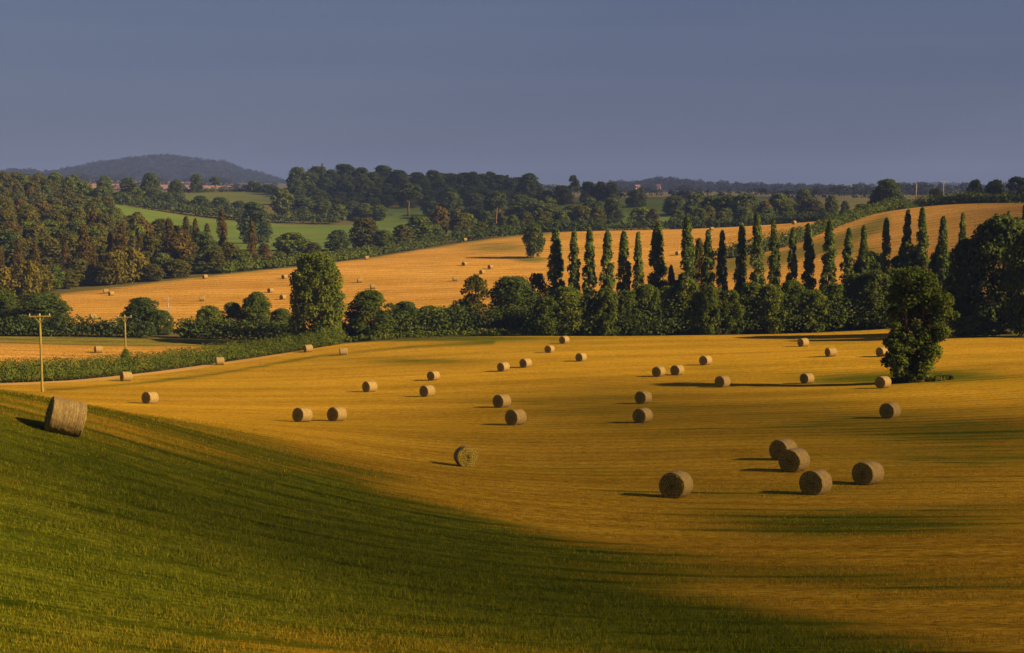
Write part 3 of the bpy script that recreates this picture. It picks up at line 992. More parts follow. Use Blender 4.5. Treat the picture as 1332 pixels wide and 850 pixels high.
# single trees of the middle distance: key, column, top, width, distance, label
MID = [
    ('far_dark', 141, 230, 24, 960, 'dark round tree on the skyline left of the far pale fields'),
    ('far_dark', 172, 232, 28, 950, 'broad dark tree on the skyline under the left end of the hill'),
    ('far_dark', 201, 226, 30, 940, 'tallest dark tree on the skyline below the hill'),
    ('far_dark', 233, 235, 24, 945, 'low round tree on the skyline below the hill summit'),
    ('far_dark', 260, 227, 20, 1120, 'dark leafy tree at the upper pasture, left of the trunked one'),
    ('far_airy', 284, 230, 18, 1120, 'bare trunked tree with small crown beside the upper pasture'),
    ('far_dark', 333, 236, 26, 1130, 'dark low tree on the skyline right of the hill'),
    ('far_dark', 352, 240, 30, 1120, 'dark bushy tree on the skyline just left of the ridge wood'),
    ('far_round', 108, 236, 24, 860, 'olive tree on the brow of the left hillside wood'),
    ('far_round', 132, 246, 30, 850, 'rounded tree on the falling edge of the left wood'),
    ('far_dark', 160, 250, 30, 880, 'dark tree behind the green gap, first of the middle line'),
    ('far_round', 180, 244, 26, 890, 'mid green tree behind the green gap, second of the middle line'),
    ('far_dark', 219, 251, 30, 880, 'dark spreading tree above the lower pasture hedge'),
    ('far_dark', 198, 258, 24, 878, 'low dark tree above the lower pasture hedge, beside spreading tree'),
    ('far_dark', 243, 260, 22, 880, 'small dark tree above the lower pasture hedge'),
    ('far_dark', 264, 255, 28, 880, 'round dark tree above the middle of the pasture hedge'),
    ('far_dark', 290, 257, 30, 885, 'dark tree right of the round tree on the pasture hedge'),
    ('far_dark', 314, 262, 26, 880, 'dark lower tree behind the big pasture oak'),
    ('far_dark', 333, 264, 46, 720, 'big dark oak standing in front of the lower green pasture'),
    ('far_round', 370, 247, 34, 900, 'brownish green tree at the right end of the upper pasture'),
    ('far_dark', 397, 257, 38, 885, 'large dark tree behind the right end of the lower pasture'),
    ('far_dark', 425, 262, 30, 885, 'dark tree left of centre in the line above the pasture'),
    ('far_round', 444, 266, 24, 880, 'smaller green tree in the line above the pasture end'),
    ('far_dark', 460, 262, 26, 900, 'dark tree above the pasture end, under the ridge wood'),
    ('far_round', 476, 265, 28, 890, 'green round tree under the ridge wood, left of the small pasture'),
    ('far_round', 495, 267, 24, 880, 'green tree at the left edge of the small pasture'),
    ('far_airy', 533, 240, 42, 900, 'parasol shaped tree standing above the small middle pasture'),
    ('far_dark', 562, 262, 30, 900, 'dark tree right of the small middle pasture'),
    ('far_rusty_round', 573, 270, 32, 700, 'reddish brown tree in the middle wood above the far field'),
    ('far_olive', 600, 278, 30, 690, 'olive tree right of the reddish brown tree'),
    ('far_round', 588, 250, 34, 880, 'tall olive tree under the right half of the ridge wood'),
    ('far_dark', 618, 252, 34, 900, 'dark tree under the ridge wood between two olive trees'),
    ('far_airy', 646, 250, 34, 800, 'tall tree with pale bare trunks at the crest of the far field'),
    ('far_round', 667, 280, 22, 680, 'small olive tree below the pale trunked tree'),
    ('far_olive', 626, 290, 26, 660, 'low olive bushy tree on the crest hedge'),
    ('far_dark', 676, 254, 34, 850, 'dark tree above the lone slope tree'),
    ('far_round', 700, 262, 30, 800, 'green tree on the crest above the first poplar'),
    ('far_round', 381, 303, 52, 560, 'wide grey green tree just behind the far field crest'),
    ('far_dark', 441, 300, 34, 580, 'round blue green tree behind the crest, right of the wide tree'),
    ('far_olive', 476, 284, 42, 610, 'tall olive tree behind the crest of the far field'),
    ('far_round', 500, 300, 34, 600, 'mid green tree between tall olive tree and its neighbour'),
    ('far_olive', 524, 293, 32, 625, 'olive tree third along the crest line'),
    ('far_round', 545, 281, 42, 640, 'rounded green tree where the crest hedge begins to climb'),
    ('far_dark', 566, 292, 28, 650, 'dark green tree on the crest left of the reddish one'),
    ('far_olive', 408, 316, 26, 560, 'low olive shrub tree at the crest beside the wide grey green tree'),
    ('far_airy', 746, 229, 16, 900, 'flat topped little tree on the skyline above the first poplars'),
    ('far_dark', 730, 242, 34, 930, 'dark tree on the skyline beneath the flat topped tree'),
    ('far_dark', 764, 237, 26, 930, 'dark tree right of the flat topped skyline tree'),
    ('far_rusty_round', 780, 237, 22, 925, 'brownish skyline tree above the fourth poplar'),
    ('far_dark', 795, 238, 22, 920, 'dark pointed tree at the end of the skyline clump'),
    ('far_round', 716, 270, 34, 760, 'green tree on the crest above the second poplar'),
    ('far_round', 738, 274, 28, 720, 'leafy tree low on the crest left of the trunked tree'),
    ('far_airy', 769, 258, 34, 760, 'pale trunked tree on the crest above the third poplar'),
    ('far_dark', 795, 258, 34, 780, 'dark tree on the crest behind the fifth poplar'),
    ('far_dark', 827, 247, 30, 850, 'dark upright tree left of the bright green gap'),
    ('far_round', 831, 270, 32, 760, 'grey green bushy tree on the crest above the seventh poplar'),
    ('far_rusty_round', 848, 272, 20, 740, 'thin brownish tree leaning over the bright green gap'),
    ('far_dark', 875, 255, 34, 800, 'dark round tree right of the bright green gap'),
    ('far_dark', 902, 252, 34, 760, 'dark tree above the eighth poplar'),
    ('far_dark', 926, 255, 46, 720, 'dark tree in the copse above the ninth poplar'),
    ('far_round', 946, 254, 46, 715, 'green tree in the middle of the copse on the crest'),
    ('far_dark', 968, 253, 46, 710, 'dark tree at the right of the copse on the crest'),
    ('far_rusty_round', 992, 262, 26, 700, 'reddish tinged tree at the end of the crest copse'),
    ('far_round', 1010, 252, 36, 720, 'green tree left of the pair of dark crest trees'),
    ('far_dark', 1042, 246, 26, 780, 'dark tree rising above the crest behind the poplars'),
    ('far_olive', 1052, 258, 44, 740, 'wide olive bush tree below the dark crest tree'),
    ('far_olive', 1022, 262, 36, 750, 'olive tree mass left of the wide olive bush tree'),
    ('far_dark', 1078, 254, 22, 700, 'small very dark round tree left of the big crest tree'),
    ('far_round', 1096, 262, 16, 720, 'small sparse tree between the dark round tree and the big crest tree'),
    ('near_dark', 1150, 234, 50, 590, 'big round dark tree standing alone on the right crest'),
    ('far_dark', 1120, 266, 40, 610, 'low dark tree at the left foot of the big crest tree'),
    ('far_dark', 1212, 246, 28, 640, 'low dark round tree between the two crest poles'),
    ('far_dark', 1262, 235, 26, 640, 'dark tree at the left of the right skyline clump'),
    ('far_dark', 1288, 235, 34, 640, 'wide dark tree in the middle of the right skyline clump'),
    ('far_airy', 1317, 231, 36, 630, 'spreading oak like tree with sky gaps at the right skyline'),
    ('far_bush', 1240, 254, 40, 570, 'green bush on the right crest beside the taller pole'),
    ('far_bush', 1270, 256, 44, 560, 'green bush on the right crest below the skyline clump'),
]
for k, a, t, w_, Y, lab in MID:
    put(k, a, t, w_ * 1.1, Y, lab, cat='bush' if 'bush on' in lab else 'tree')

# the dark ridge wood
RIDGE = [(391, 219), (404, 226), (416, 216), (434, 222), (451, 215), (473, 219), (487, 224), (500, 217), (521, 220), (543, 225), (565, 221), (584, 227), (605, 226), (627, 228), (651, 228), (676, 230), (690, 234)]
for i, (a, t) in enumerate(RIDGE):
    put('far_dark', a, t + R.uniform(-1.5, 2), R.uniform(28, 46), 1100 + R.uniform(-20, 20), '%s dark tree from the left along the skyline of the ridge wood' % ords[i], 'dark trees along the skyline of the ridge wood')
put('far_conifer', 422, 213, 9, 1085, 'thin dark spire of a conifer sticking up from the ridge wood')
for a, t in [(598, 227), (614, 227), (640, 229), (660, 228)]:
    put('far_conifer', a, t, 16, 1075, 'dark conifer in the right half of the ridge wood', 'dark conifers in the right half of the ridge wood')
for Y, t0 in [(1085, 227), (1050, 234), (1000, 245), (960, 252)]:
    a = 385 + R.uniform(0, 10)
    while a < 700:
        put('far_dark' if R.random() < 0.85 else 'far_round', a, t0 + R.uniform(-4, 6), R.uniform(26, 36), Y + R.uniform(-15, 15), 'dark tree in the body of the ridge wood above the middle pastures', 'dark trees in the body of the ridge wood')
        a += R.uniform(19, 27)
# filling trees between the crest of the far field and the ridge wood
for Y, t0, x0, x1 in [(820, 268, 560, 700), (740, 280, 600, 700), (700, 270, 700, 790), (665, 272, 880, 1030), (690, 268, 890, 1000), (930, 250, 680, 800), (800, 262, 690, 800), (650, 284, 700, 800)]:
    a = x0 + R.uniform(0, 10)
    while a < x1:
        put(R.choice(['far_dark', 'far_round', 'far_olive']), a, t0 + R.uniform(-5, 7), R.uniform(24, 36), Y + R.uniform(-15, 15), 'leafy tree in the mixed wood behind the crest of the far field', 'leafy trees in the mixed wood behind the far crest')
        a += R.uniform(20, 30)

# ------------------------------------------------------------------ far country
_, G1 = hill('hill', 4300, 620, [88, 100, 118, 150, 185, 205, 228, 245, 262, 285, 310, 335, 352, 372], [240, 222, 218, 212, 206, 204.5, 204, 207, 210, 212, 219, 227, 233, 240], M['hill'], 21, 1.2)
_, G2 = hill('hill', 3900, 420, [-40, 10, 30, 60, 95, 120], [226, 225, 223, 225, 227, 238], M['hill'], 23, 0.8)
_, G3 = hill('hill', 3000, 420, [770, 800, 830, 850, 868, 885, 905, 940, 975, 1010, 1045, 1080], [246, 241, 240, 237, 235, 238, 240, 241, 243, 244, 245, 247], M['hill'], 25, 0.6)
_, G4 = hill('hill', 5200, 500, [1150, 1173, 1190, 1220, 1250, 1262, 1290], [244, 241, 240, 240, 241, 243, 246], M['hill'], 27, 0.3)
_, G5 = hill('hill', 1900, 260, [990, 1030, 1060, 1090, 1130, 1170, 1200], [258, 254, 251, 250, 251, 254, 260], M['hill'], 29, 0.4)


def far_wood(grids, n, size, seed, tmin=0.25):
    """distant woodland that reads as one mass"""
    rng = np.random.default_rng(seed)
    bl = []
    for (X, Yg, Z), k, s in grids:
        r, c = X.shape
        for _ in range(k):
            i, j = rng.integers(2, r // 2 + 3), rng.integers(1, c - 1)
            q = s * rng.uniform(0.6, 1.3)
            bl.append((X[i, j] + rng.uniform(-3, 3), Yg[i, j] + rng.uniform(-5, 5), Z[i, j] + q * 0.35, q, q * 0.85))
    v, f = leaves(rng, bl, n, size, 0.4)
    o = link('distant_woods', mesh_np('distant_woods', v, f, M['far_leaves']), None, kind='stuff')
    return o


far_wood([(G1, 1300, 6), (G2, 500, 6), (G3, 700, 6), (G4, 260, 6), (G5, 420, 5)], 70000, 2.6, 31)
# hedge lines and copses on the plain
rng = np.random.default_rng(41)
bl = []
for a0, a1, Y0, Y1, n, s in [(90, 350, 2120, 2140, 50, 5), (60, 360, 2680, 2700, 60, 6), (100, 300, 3250, 3250, 50, 7), (-50, 120, 2300, 2900, 60, 8), (380, 420, 1700, 1750, 12, 6), (700, 1100, 2300, 2400, 60, 6), (760, 900, 2050, 2050, 25, 6),
                             (800, 1200, 2700, 2750, 80, 7), (1090, 1330, 1500, 1600, 40, 6), (1150, 1330, 2200, 2300, 40, 7), (760, 1340, 1250, 1330, 110, 3.2), (780, 1340, 1600, 1750, 110, 3.6), (800, 1340, 1950, 2050, 90, 4.2)]:
    for i in range(n):
        t = rng.random()
        if n > 80 and math.sin(t * 31 + Y0) + 0.6 * math.sin(t * 77 + Y1) < -0.1:
            continue
        Y = Y0 + (Y1 - Y0) * t + rng.normal() * 6
        x = ray(a0 + (a1 - a0) * t, HOR)[0] * Y
        q = s * rng.uniform(0.5, 1.5)
        bl.append((x, Y, hz(x, Y) + q * 0.6, q, q * 0.9))
v, f = leaves(rng, bl, 30000, 2.2, 0.4)
link('distant_hedgerows', mesh_np('distant_hedgerows', v, f, M['far_leaves']), None, kind='stuff')


# ------------------------------------------------------------------ far cottages
def cottage(px, py, Y, w_, label, rot):
    x, _, z = at(px, py, Y)
    e = link('cottage', None, None, label=label, category='house')
    e.location = (x, Y, z - 2)
    e.rotation_euler = (0, 0, rot)
    kw = N('render_wall')
    wall = kw.diffuse(kw.ramp(kw.noise(kw.mapping((1, 1, 1), 'obj'), 0.6), [(0.3, (0.28, 0.22, 0.18)), (0.7, (0.38, 0.30, 0.25))]))
    kr = N('tile_roof')
    roof = kr.diffuse(kr.ramp(kr.noise(kr.mapping((1, 1, 3), 'obj'), 1.0), [(0.3, (0.12, 0.07, 0.05)), (0.7, (0.2, 0.11, 0.08))]))
    d, h, g = w_ * 0.6, 5.0, 3.2
    V = np.array([(-w_ / 2, -d / 2, 0), (w_ / 2, -d / 2, 0), (w_ / 2, d / 2, 0), (-w_ / 2, d / 2, 0), (-w_ / 2, -d / 2, h), (w_ / 2, -d / 2, h), (w_ / 2, d / 2, h), (-w_ / 2, d / 2, h), (-w_ / 2, 0, h + g), (w_ / 2, 0, h + g)])
    me = bpy.data.meshes.new('wall')
    me.from_pydata([tuple(q) for q in V], [], [(0, 1, 5, 4), (1, 2, 6, 9, 5), (2, 3, 7, 6), (3, 0, 4, 8, 7)])
    me.materials.append(wall)
    link('wall', me, e)
    o = 0.4
    me = bpy.data.meshes.new('roof')
    a, b = w_ / 2 + o, d / 2 + o
    zz = h - 0.25
    me.from_pydata([(-a, -b, zz), (a, -b, zz), (a, 0, h + g + .15), (-a, 0, h + g + .15), (-a, b, zz), (a, b, zz), (-a, -b, zz + .3), (a, -b, zz + .3), (a, 0, h + g + .45), (-a, 0, h + g + .45), (-a, b, zz + .3), (a, b, zz + .3)], [],
                   [(0, 1, 2, 3), (3, 2, 5, 4), (6, 9, 8, 7), (9, 10, 11, 8), (0, 6, 7, 1), (4, 5, 11, 10), (0, 3, 9, 6), (3, 4, 10, 9), (1, 7, 8, 2), (2, 8, 11, 5)])
    me.materials.append(roof)
    link('roof', me, e)


cottage(829, 245.5, 2500, 9, 'far pale pinkish cottage left of the wooded distant hill', 0.4)
cottage(857, 245, 2550, 7, 'far small white cottage below the distant wooded knoll', -0.2)

# ------------------------------------------------------------------ round straw bales
def bale_mats():
    k = N('net_wrapped_straw')
    tc = k.n('TexCoord').outputs['Object']
    sep = k.n('SeparateXYZ')
    k.l(tc, sep.inputs[0])
    bands = k.noise(k.mapping((1.2, 1.2, 26.0), 'obj'), 1.0, 3, 0.6)
    fib = k.noise(k.mapping((9, 9, 22), 'obj'), 1.0, 5, 0.7)
    big = k.noise(k.mapping((1.6, 1.6, 1.6), 'obj'), 1.0, 3)
    f = k.math('ADD', k.math('MULTIPLY', bands, 0.5), k.math('MULTIPLY', fib, 0.5))
    col = k.ramp(f, [(0.34, (0.085, 0.060, 0.020)), (0.5, (0.22, 0.165, 0.065)), (0.66, (0.41, 0.325, 0.14))])
    col = k.mix(k.grey(big, 0.35, 0.7, 0, 0.5), col, (0.17, 0.115, 0.05))
    side = k.diffuse(col, k.bump(f, 0.8, 0.04), 0.85, 0.15)
    k = N('cut_straw_end')
    tc = k.n('TexCoord').outputs['Object']
    sep = k.n('SeparateXYZ')
    k.l(tc, sep.inputs[0])
    r = k.math('POWER', k.math('ADD', k.math('MULTIPLY', sep.outputs[0], sep.outputs[0]), k.math('MULTIPLY', sep.outputs[1], sep.outputs[1])), 0.5)
    ang = k.math('ARCTAN2', sep.outputs[1], sep.outputs[0])
    wob = k.noise(k.mapping((2.5, 2.5, 2.5), 'obj'), 1.0, 3)
    sp = k.math('ADD', k.math('ADD', k.math('MULTIPLY', r, 62.0), ang), k.math('MULTIPLY', wob, 16.0))
    rings = k.math('SINE', sp)
    fib = k.noise(k.mapping((16, 16, 16), 'obj'), 1.0, 5, 0.75)
    blot = k.noise(k.mapping((3, 3, 3), 'obj'), 1.0, 3)
    f = k.math('ADD', k.math('MULTIPLY', k.grey(rings, -1, 1), 0.11), k.math('MULTIPLY', fib, 0.89))
    col = k.ramp(f, [(0.36, (0.065, 0.052, 0.006)), (0.5, (0.27, 0.215, 0.030)), (0.62, (0.54, 0.44, 0.09))])
    col = k.mix(k.grey(blot, 0.4, 0.7, 0, 0.55), col, k.mix(1.0, col, (0.55, 0.5, 0.42), 'MULTIPLY'))
    end = k.diffuse(col, k.bump(f, 1.0, 0.06), 0.9, 0.1)
    return side, end


M['bale_side'], M['bale_end'] = bale_mats()
BR, BL = 0.66, 1.22


def bale_proto(seed):
    rng = np.random.default_rng(seed)
    nseg, nr = 64, 16
    # side: a barrel with soft shoulders, sagging a little where it sits (local z = axis, local -y = down)
    zs = np.concatenate([[-BL / 2, -BL / 2 + 0.012, -BL / 2 + 0.04], np.linspace(-BL / 2 + 0.09, BL / 2 - 0.09, nr), [BL / 2 - 0.04, BL / 2 - 0.012, BL / 2]])
    sh = np.concatenate([[0.955, 0.982, 0.995], np.ones(nr), [0.995, 0.982, 0.955]])
    ph = rng.uniform(0, 6.28, 6)
    a = np.arange(nseg) / nseg * 2 * math.pi

    def rad(a, z):
        r = BR * (1 + 0.010 * np.sin(2 * a + ph[0]) + 0.007 * np.sin(3 * a + ph[1] + z) + 0.006 * np.sin(9 * z + ph[2]) + 0.004 * np.sin(23 * z + 5 * a + ph[3]))
        return r

    def place(r, a):
        x = r * np.cos(a)
        y = r * np.sin(a)
        y = np.maximum(y, -BR * 0.955)
        return x, y
    V = []
    for z, s in zip(zs, sh):
        x, y = place(rad(a, z) * s + rng.normal(size=nseg) * 0.009, a)
        V.append(np.stack([x, y, np.full(nseg, z) + rng.normal(size=nseg) * 0.003], 1))
    V = np.concatenate(V)
    R_ = len(zs)
    idx = np.arange(R_ * nseg).reshape(R_, nseg)
    nx = np.roll(idx, -1, 1)
    F = np.stack([idx[:-1], nx[:-1], nx[1:], idx[1:]], -1).reshape(-1, 4)
    side = mesh_np('side', V, F, M['bale_side'])
    smooth(side)
    ends = []
    for sgn in (-1, 1):
        V = [np.array([[0, 0, sgn * (BL / 2 - 0.02)]])]
        rr = np.linspace(0.08, 0.962, 14)
        for q in rr:
            x, y = place(rad(a, sgn * BL / 2) * q, a)
            bul = sgn * (BL / 2 + 0.022 * (1 - q ** 4) + 0.008 * math.sin(q * 38) - (0.03 if q < 0.15 else 0)) + rng.normal(size=nseg) * 0.02 * (q < 0.93)
            V.append(np.stack([x, y, bul], 1))
        V = np.concatenate(V)
        F = []
        for i in range(len(rr) - 1):
            o0, o1 = 1 + i * nseg, 1 + (i + 1) * nseg
            for s in range(nseg):
                F.append((o0 + s, o0 + (s + 1) % nseg, o1 + (s + 1) % nseg, o1 + s) if sgn < 0 else (o0 + s, o1 + s, o1 + (s + 1) % nseg, o0 + (s + 1) % nseg))
        for s in range(0, nseg, 2):
            q = (0, 1 + (s + 2) % nseg, 1 + (s + 1) % nseg, 1 + s)
            F.append(q if sgn < 0 else q[::-1])
        me = mesh_np('end_face', V, np.array(F), M['bale_end'])
        ends.append(me)
    return side, ends


BALES = [bale_proto(s) for s in (3, 8, 15, 22)]


def bale(x, y, ang, label, group, var=0, D=1.0, sink=0.02):
    """ang: direction the visible end faces, degrees from straight at the camera, positive towards the left"""
    side, ends = BALES[var % 4]
    e = bpy.data.objects.new('round_bale', None)
    C.objects.link(e)
    z = hz(x, y)
    nx = (hz(x - 1, y) - hz(x + 1, y)) / 2
    ny = (hz(x, y - 1) - hz(x, y + 1)) / 2
    up = Vector((nx, ny, 1)).normalized()
    a = math.radians(ang)
    d = Vector((-math.sin(a), -math.cos(a), 0))
    zax = (d - up * d.dot(up)).normalized()
    yax = up
    xax = yax.cross(zax)
    m = Matrix((xax, yax, zax)).transposed().to_4x4()
    m.translation = Vector((x, y, z)) + up * (BR * 0.955 - sink) * D
    e.matrix_world = m @ Matrix.Scale(D, 4)
    e['label'] = label
    e['category'] = 'bale'
    if group:
        e['group'] = group
    for nm, me in (('side', side), ('end_face', ends[0]), ('end_face', ends[1])):
        o = bpy.data.objects.new(nm, me)
        C.objects.link(o)
        o.parent = e
    return e


NB = [  # column, bottom row, facing relative to the sight line, label
    (879, 647, 20, 'large round straw bale alone on the near stubble, nearest to the bottom'),
    (605, 607, -10, 'round bale showing a full golden end face, alone near the green slope'),
    (1061, 643, 24, 'lowest bale of the close trio at the lower right'),
    (1033, 613, 26, 'middle bale of the close trio, half covering the one behind'),
    (1019, 598, 32, 'rear bale of the close trio, partly hidden behind its neighbour'),
    (1129, 630, 30, 'pale sided bale alone just right of the close trio'),
    (671, 553, 38, 'lower bale of the upright pair left of the field centre'),
    (653, 530, 38, 'upper bale of the upright pair left of the field centre'),
    (836, 550, 30, 'lower of two bales stacked up the field at its centre'),
    (837, 525, 32, 'upper of two bales close together at the field centre'),
    (1158, 544, 27, 'bale on the plain stubble below the lone ivy clad tree'),
    (1149, 505, 32, 'bale beside the foot of the lone ivy clad tree'),
    (1148, 464, 40, 'bale half hidden behind the left side of the lone ivy clad tree'),
    (1050, 499, 38, 'bale in front of the dark green patch left of the lone tree'),
    (940, 504, 34, 'bale standing alone between the field centre and the lone tree'),
    (881, 488, 30, 'right bale of the close pair above the field centre'),
    (857, 490, 30, 'left bale of the close pair above the field centre'),
    (918, 475, 32, 'bale just above and right of the close pair'),
    (1045, 451, 44, 'small bale near the belt, upper right of the field'),
    (1081, 464, 52, 'small bale with bright side, lower right of the one near the belt'),
    (734, 447, 36, 'farthest bale close to the left end of the dark belt'),
    (715, 459, 30, 'bale just below the one at the left end of the belt'),
    (756, 470, 32, 'bale right of and below the two by the belt end'),
    (684, 478, 38, 'right bale of the level pair on the bright strip'),
    (655, 483, 40, 'left bale of the level pair on the bright strip'),
    (564, 495, 38, 'upper bale of the pair on the bright left stubble'),
    (556, 516, 40, 'lower bale of the pair on the bright left stubble'),
    (481, 510, 46, 'bale alone on the brightest left part of the stubble'),
    (438, 548, 38, 'right bale of the pair at the shade edge, lower left'),
    (393, 549, 42, 'left bale of the pair at the shade edge, lower left'),
    (195, 525, 44, 'bale on bright stubble just beyond the green slope'),
    (164, 496, 68, 'bale seen side on beside the track near the hedge'),
    (286, 475, 80, 'small side on bale on the track under the hedge'),
    (401, 458, 66, 'small bale at the end of the diagonal hedge by the oval tree'),
    (447, 462, 84, 'small side on bale right of the hedge end'),
    (128, 459, 74, 'small bale in the left field behind the hedge'),
]
for i, (px, py, ang, lab) in enumerate(NB):
    x, y, z = hit(px, py)
    beta = math.degrees(math.atan(x / y))
    bale(x, y, ang + (-beta if False else beta * 1.0), lab, 'round straw bales on the near fields', i, R.uniform(0.95, 1.05), R.uniform(0.01, 0.06))
# the big bale on the green slope at the left
x, y, z = hit(80, 563)
bale(x, y, 66, 'nearest weathered bale lying tilted side on upon the green slope', 'round straw bales on the near fields', 1, 1.04, 0.03)

FB = [(138, 382, 'left of the tight pair near the wood corner'), (145, 385, 'right of the tight pair near the wood corner'), (267, 363, 'at the wood edge, on the boundary line'), (263, 392, 'above the clump of bushes on the left'),
      (121, 416, 'behind the wide bush tree and first pole'), (352, 381, 'left of the tall oval tree, middle of three'), (368, 390, 'left of the tall oval tree, lowest of three'), (370, 363, 'left of the tall oval tree, highest of three'),
      (477, 338, 'on the crest edge beside the hedge start'), (605, 314, 'on the crest edge halfway up the hedge'), (468, 368, 'right of the oval tree, upper of two'), (485, 376, 'right of the oval tree, lower of two'),
      (604, 346, 'top left of the four in mid slope'), (638, 350, 'rightmost of the four in mid slope'), (627, 357, 'between the others in mid slope'), (592, 366, 'lowest of the four in mid slope'),
      (660, 365, 'half hidden by the open crowned tree'), (926, 300, 'on the crest behind the ninth poplar'), (882, 332, 'between the wide poplar and the next one'), (932, 333, 'just left of the climbing hedge'),
      (1033, 292, 'on the crest behind the right poplars')]
for i, (px, py, lab) in enumerate(FB):
    x, y, z = hit(px, py, 300 if py < 410 else 305)
    bale(x, y, R.uniform(30, 80), 'tiny bale on the far slope ' + lab, 'tiny straw bales on the far slope', i, 1.1)


# ------------------------------------------------------------------ utility poles
def pole(px, Y, top, arm_w, label, r=0.14, arms=1, lichen=True):
    x, y, z = spot(px, Y)
    H = ray(px, top)[1] * Y - z
    e = link('utility_pole', None, None, label=label, category='utility pole')
    e.location = (x, y, z)
    e.rotation_euler = (0, 0, 0.15)
    k = N('pole_wood')
    n = k.noise(k.mapping((8, 8, 0.8), 'obj'), 1.0, 4)
    wd = k.diffuse(k.ramp(n, [(0.3, (0.11, 0.09, 0.022)), (0.7, (0.24, 0.20, 0.05))] if lichen else [(0.3, (0.26, 0.22, 0.18)), (0.7, (0.36, 0.31, 0.26))]), k.bump(n, 0.4, 0.02))
    v, f = tube([(0, 0, -1), (0, 0, H * 0.5), (0, 0, H - 0.02), (0, 0, H)], [r * 1.15, r, r * 0.78, r * 0.3], 12)
    me = mesh_np('post', v, f, wd)
    smooth(me)
    link('post', me, e)
    kk = N('ceramic')
    cer = kk.diffuse((0.35, 0.30, 0.24), None, 0.3, 0.5)
    for q in range(arms):
        zz = H - 0.35 - q * 1.9
        bm = bmesh.new()
        bmesh.ops.create_cube(bm, size=1, matrix=Matrix.Translation((0, -r * 0.8, zz)) @ Matrix.Diagonal((arm_w, 0.12, 0.16, 1)))
        bmesh.ops.bevel(bm, geom=bm.edges[:], offset=0.015, segments=1, affect='EDGES')
        me = bpy.data.meshes.new('crossarm')
        bm.to_mesh(me)
        bm.free()
        me.materials.append(wd)
        arm = link('crossarm', me, e)
        for s in (-1, 1):
            v, f = tube([(s * arm_w * 0.22, -r * 0.9 - 0.02, zz - 0.04), (s * 0.05, -r * 0.9, zz - 0.75)], [0.045, 0.045], 6)
            link('brace', mesh_np('brace', v, f, wd), e)
        for sx in (-0.45, 0.0, 0.45):
            v, f = tube([(sx * arm_w, -r * 0.8, zz + 0.05), (sx * arm_w, -r * 0.8, zz + 0.16), (sx * arm_w, -r * 0.8, zz + 0.22), (sx * arm_w, -r * 0.8, zz + 0.30), (sx * arm_w, -r * 0.8, zz + 0.34)],
                        [0.03, 0.07, 0.045, 0.07, 0.02], 8)
            link('insulator', mesh_np('insulator', v, f, cer), arm)
    return e


pole(52, 166, 408, 2.5, 'tall yellowed wooden utility pole with crossarm, rising behind the green slope')
pole(162.5, 217, 410, 2.1, 'wooden utility pole with crossarm rising from the ivy in the hedge')
pole(219.5, 304, 387, 1.6, 'thin pale grey far pole before the stubble slope', 0.11, 2, False)
pole(1187, 560, 239, 1.2, 'bare thin pole on the right crest, left of the crossarm pole', 0.16, 0, False)
pole(1222, 548, 235, 3.2, 'thin pole with a crossarm on the right crest skyline', 0.16, 1, False)

# ------------------------------------------------------------------ unseen clouds, added and shaped to lay soft shade on the land
def inside(qx, qy, poly):
    c = np.zeros(qx.shape, bool)
    for (x0, y0), (x1, y1) in zip(poly, poly[1:] + poly[:1]):
        t = (y0 > qy) != (y1 > qy)
        c ^= t & (qx < (x1 - x0) * (qy - y0) / (y1 - y0 + 1e-12) + x0)
    return c


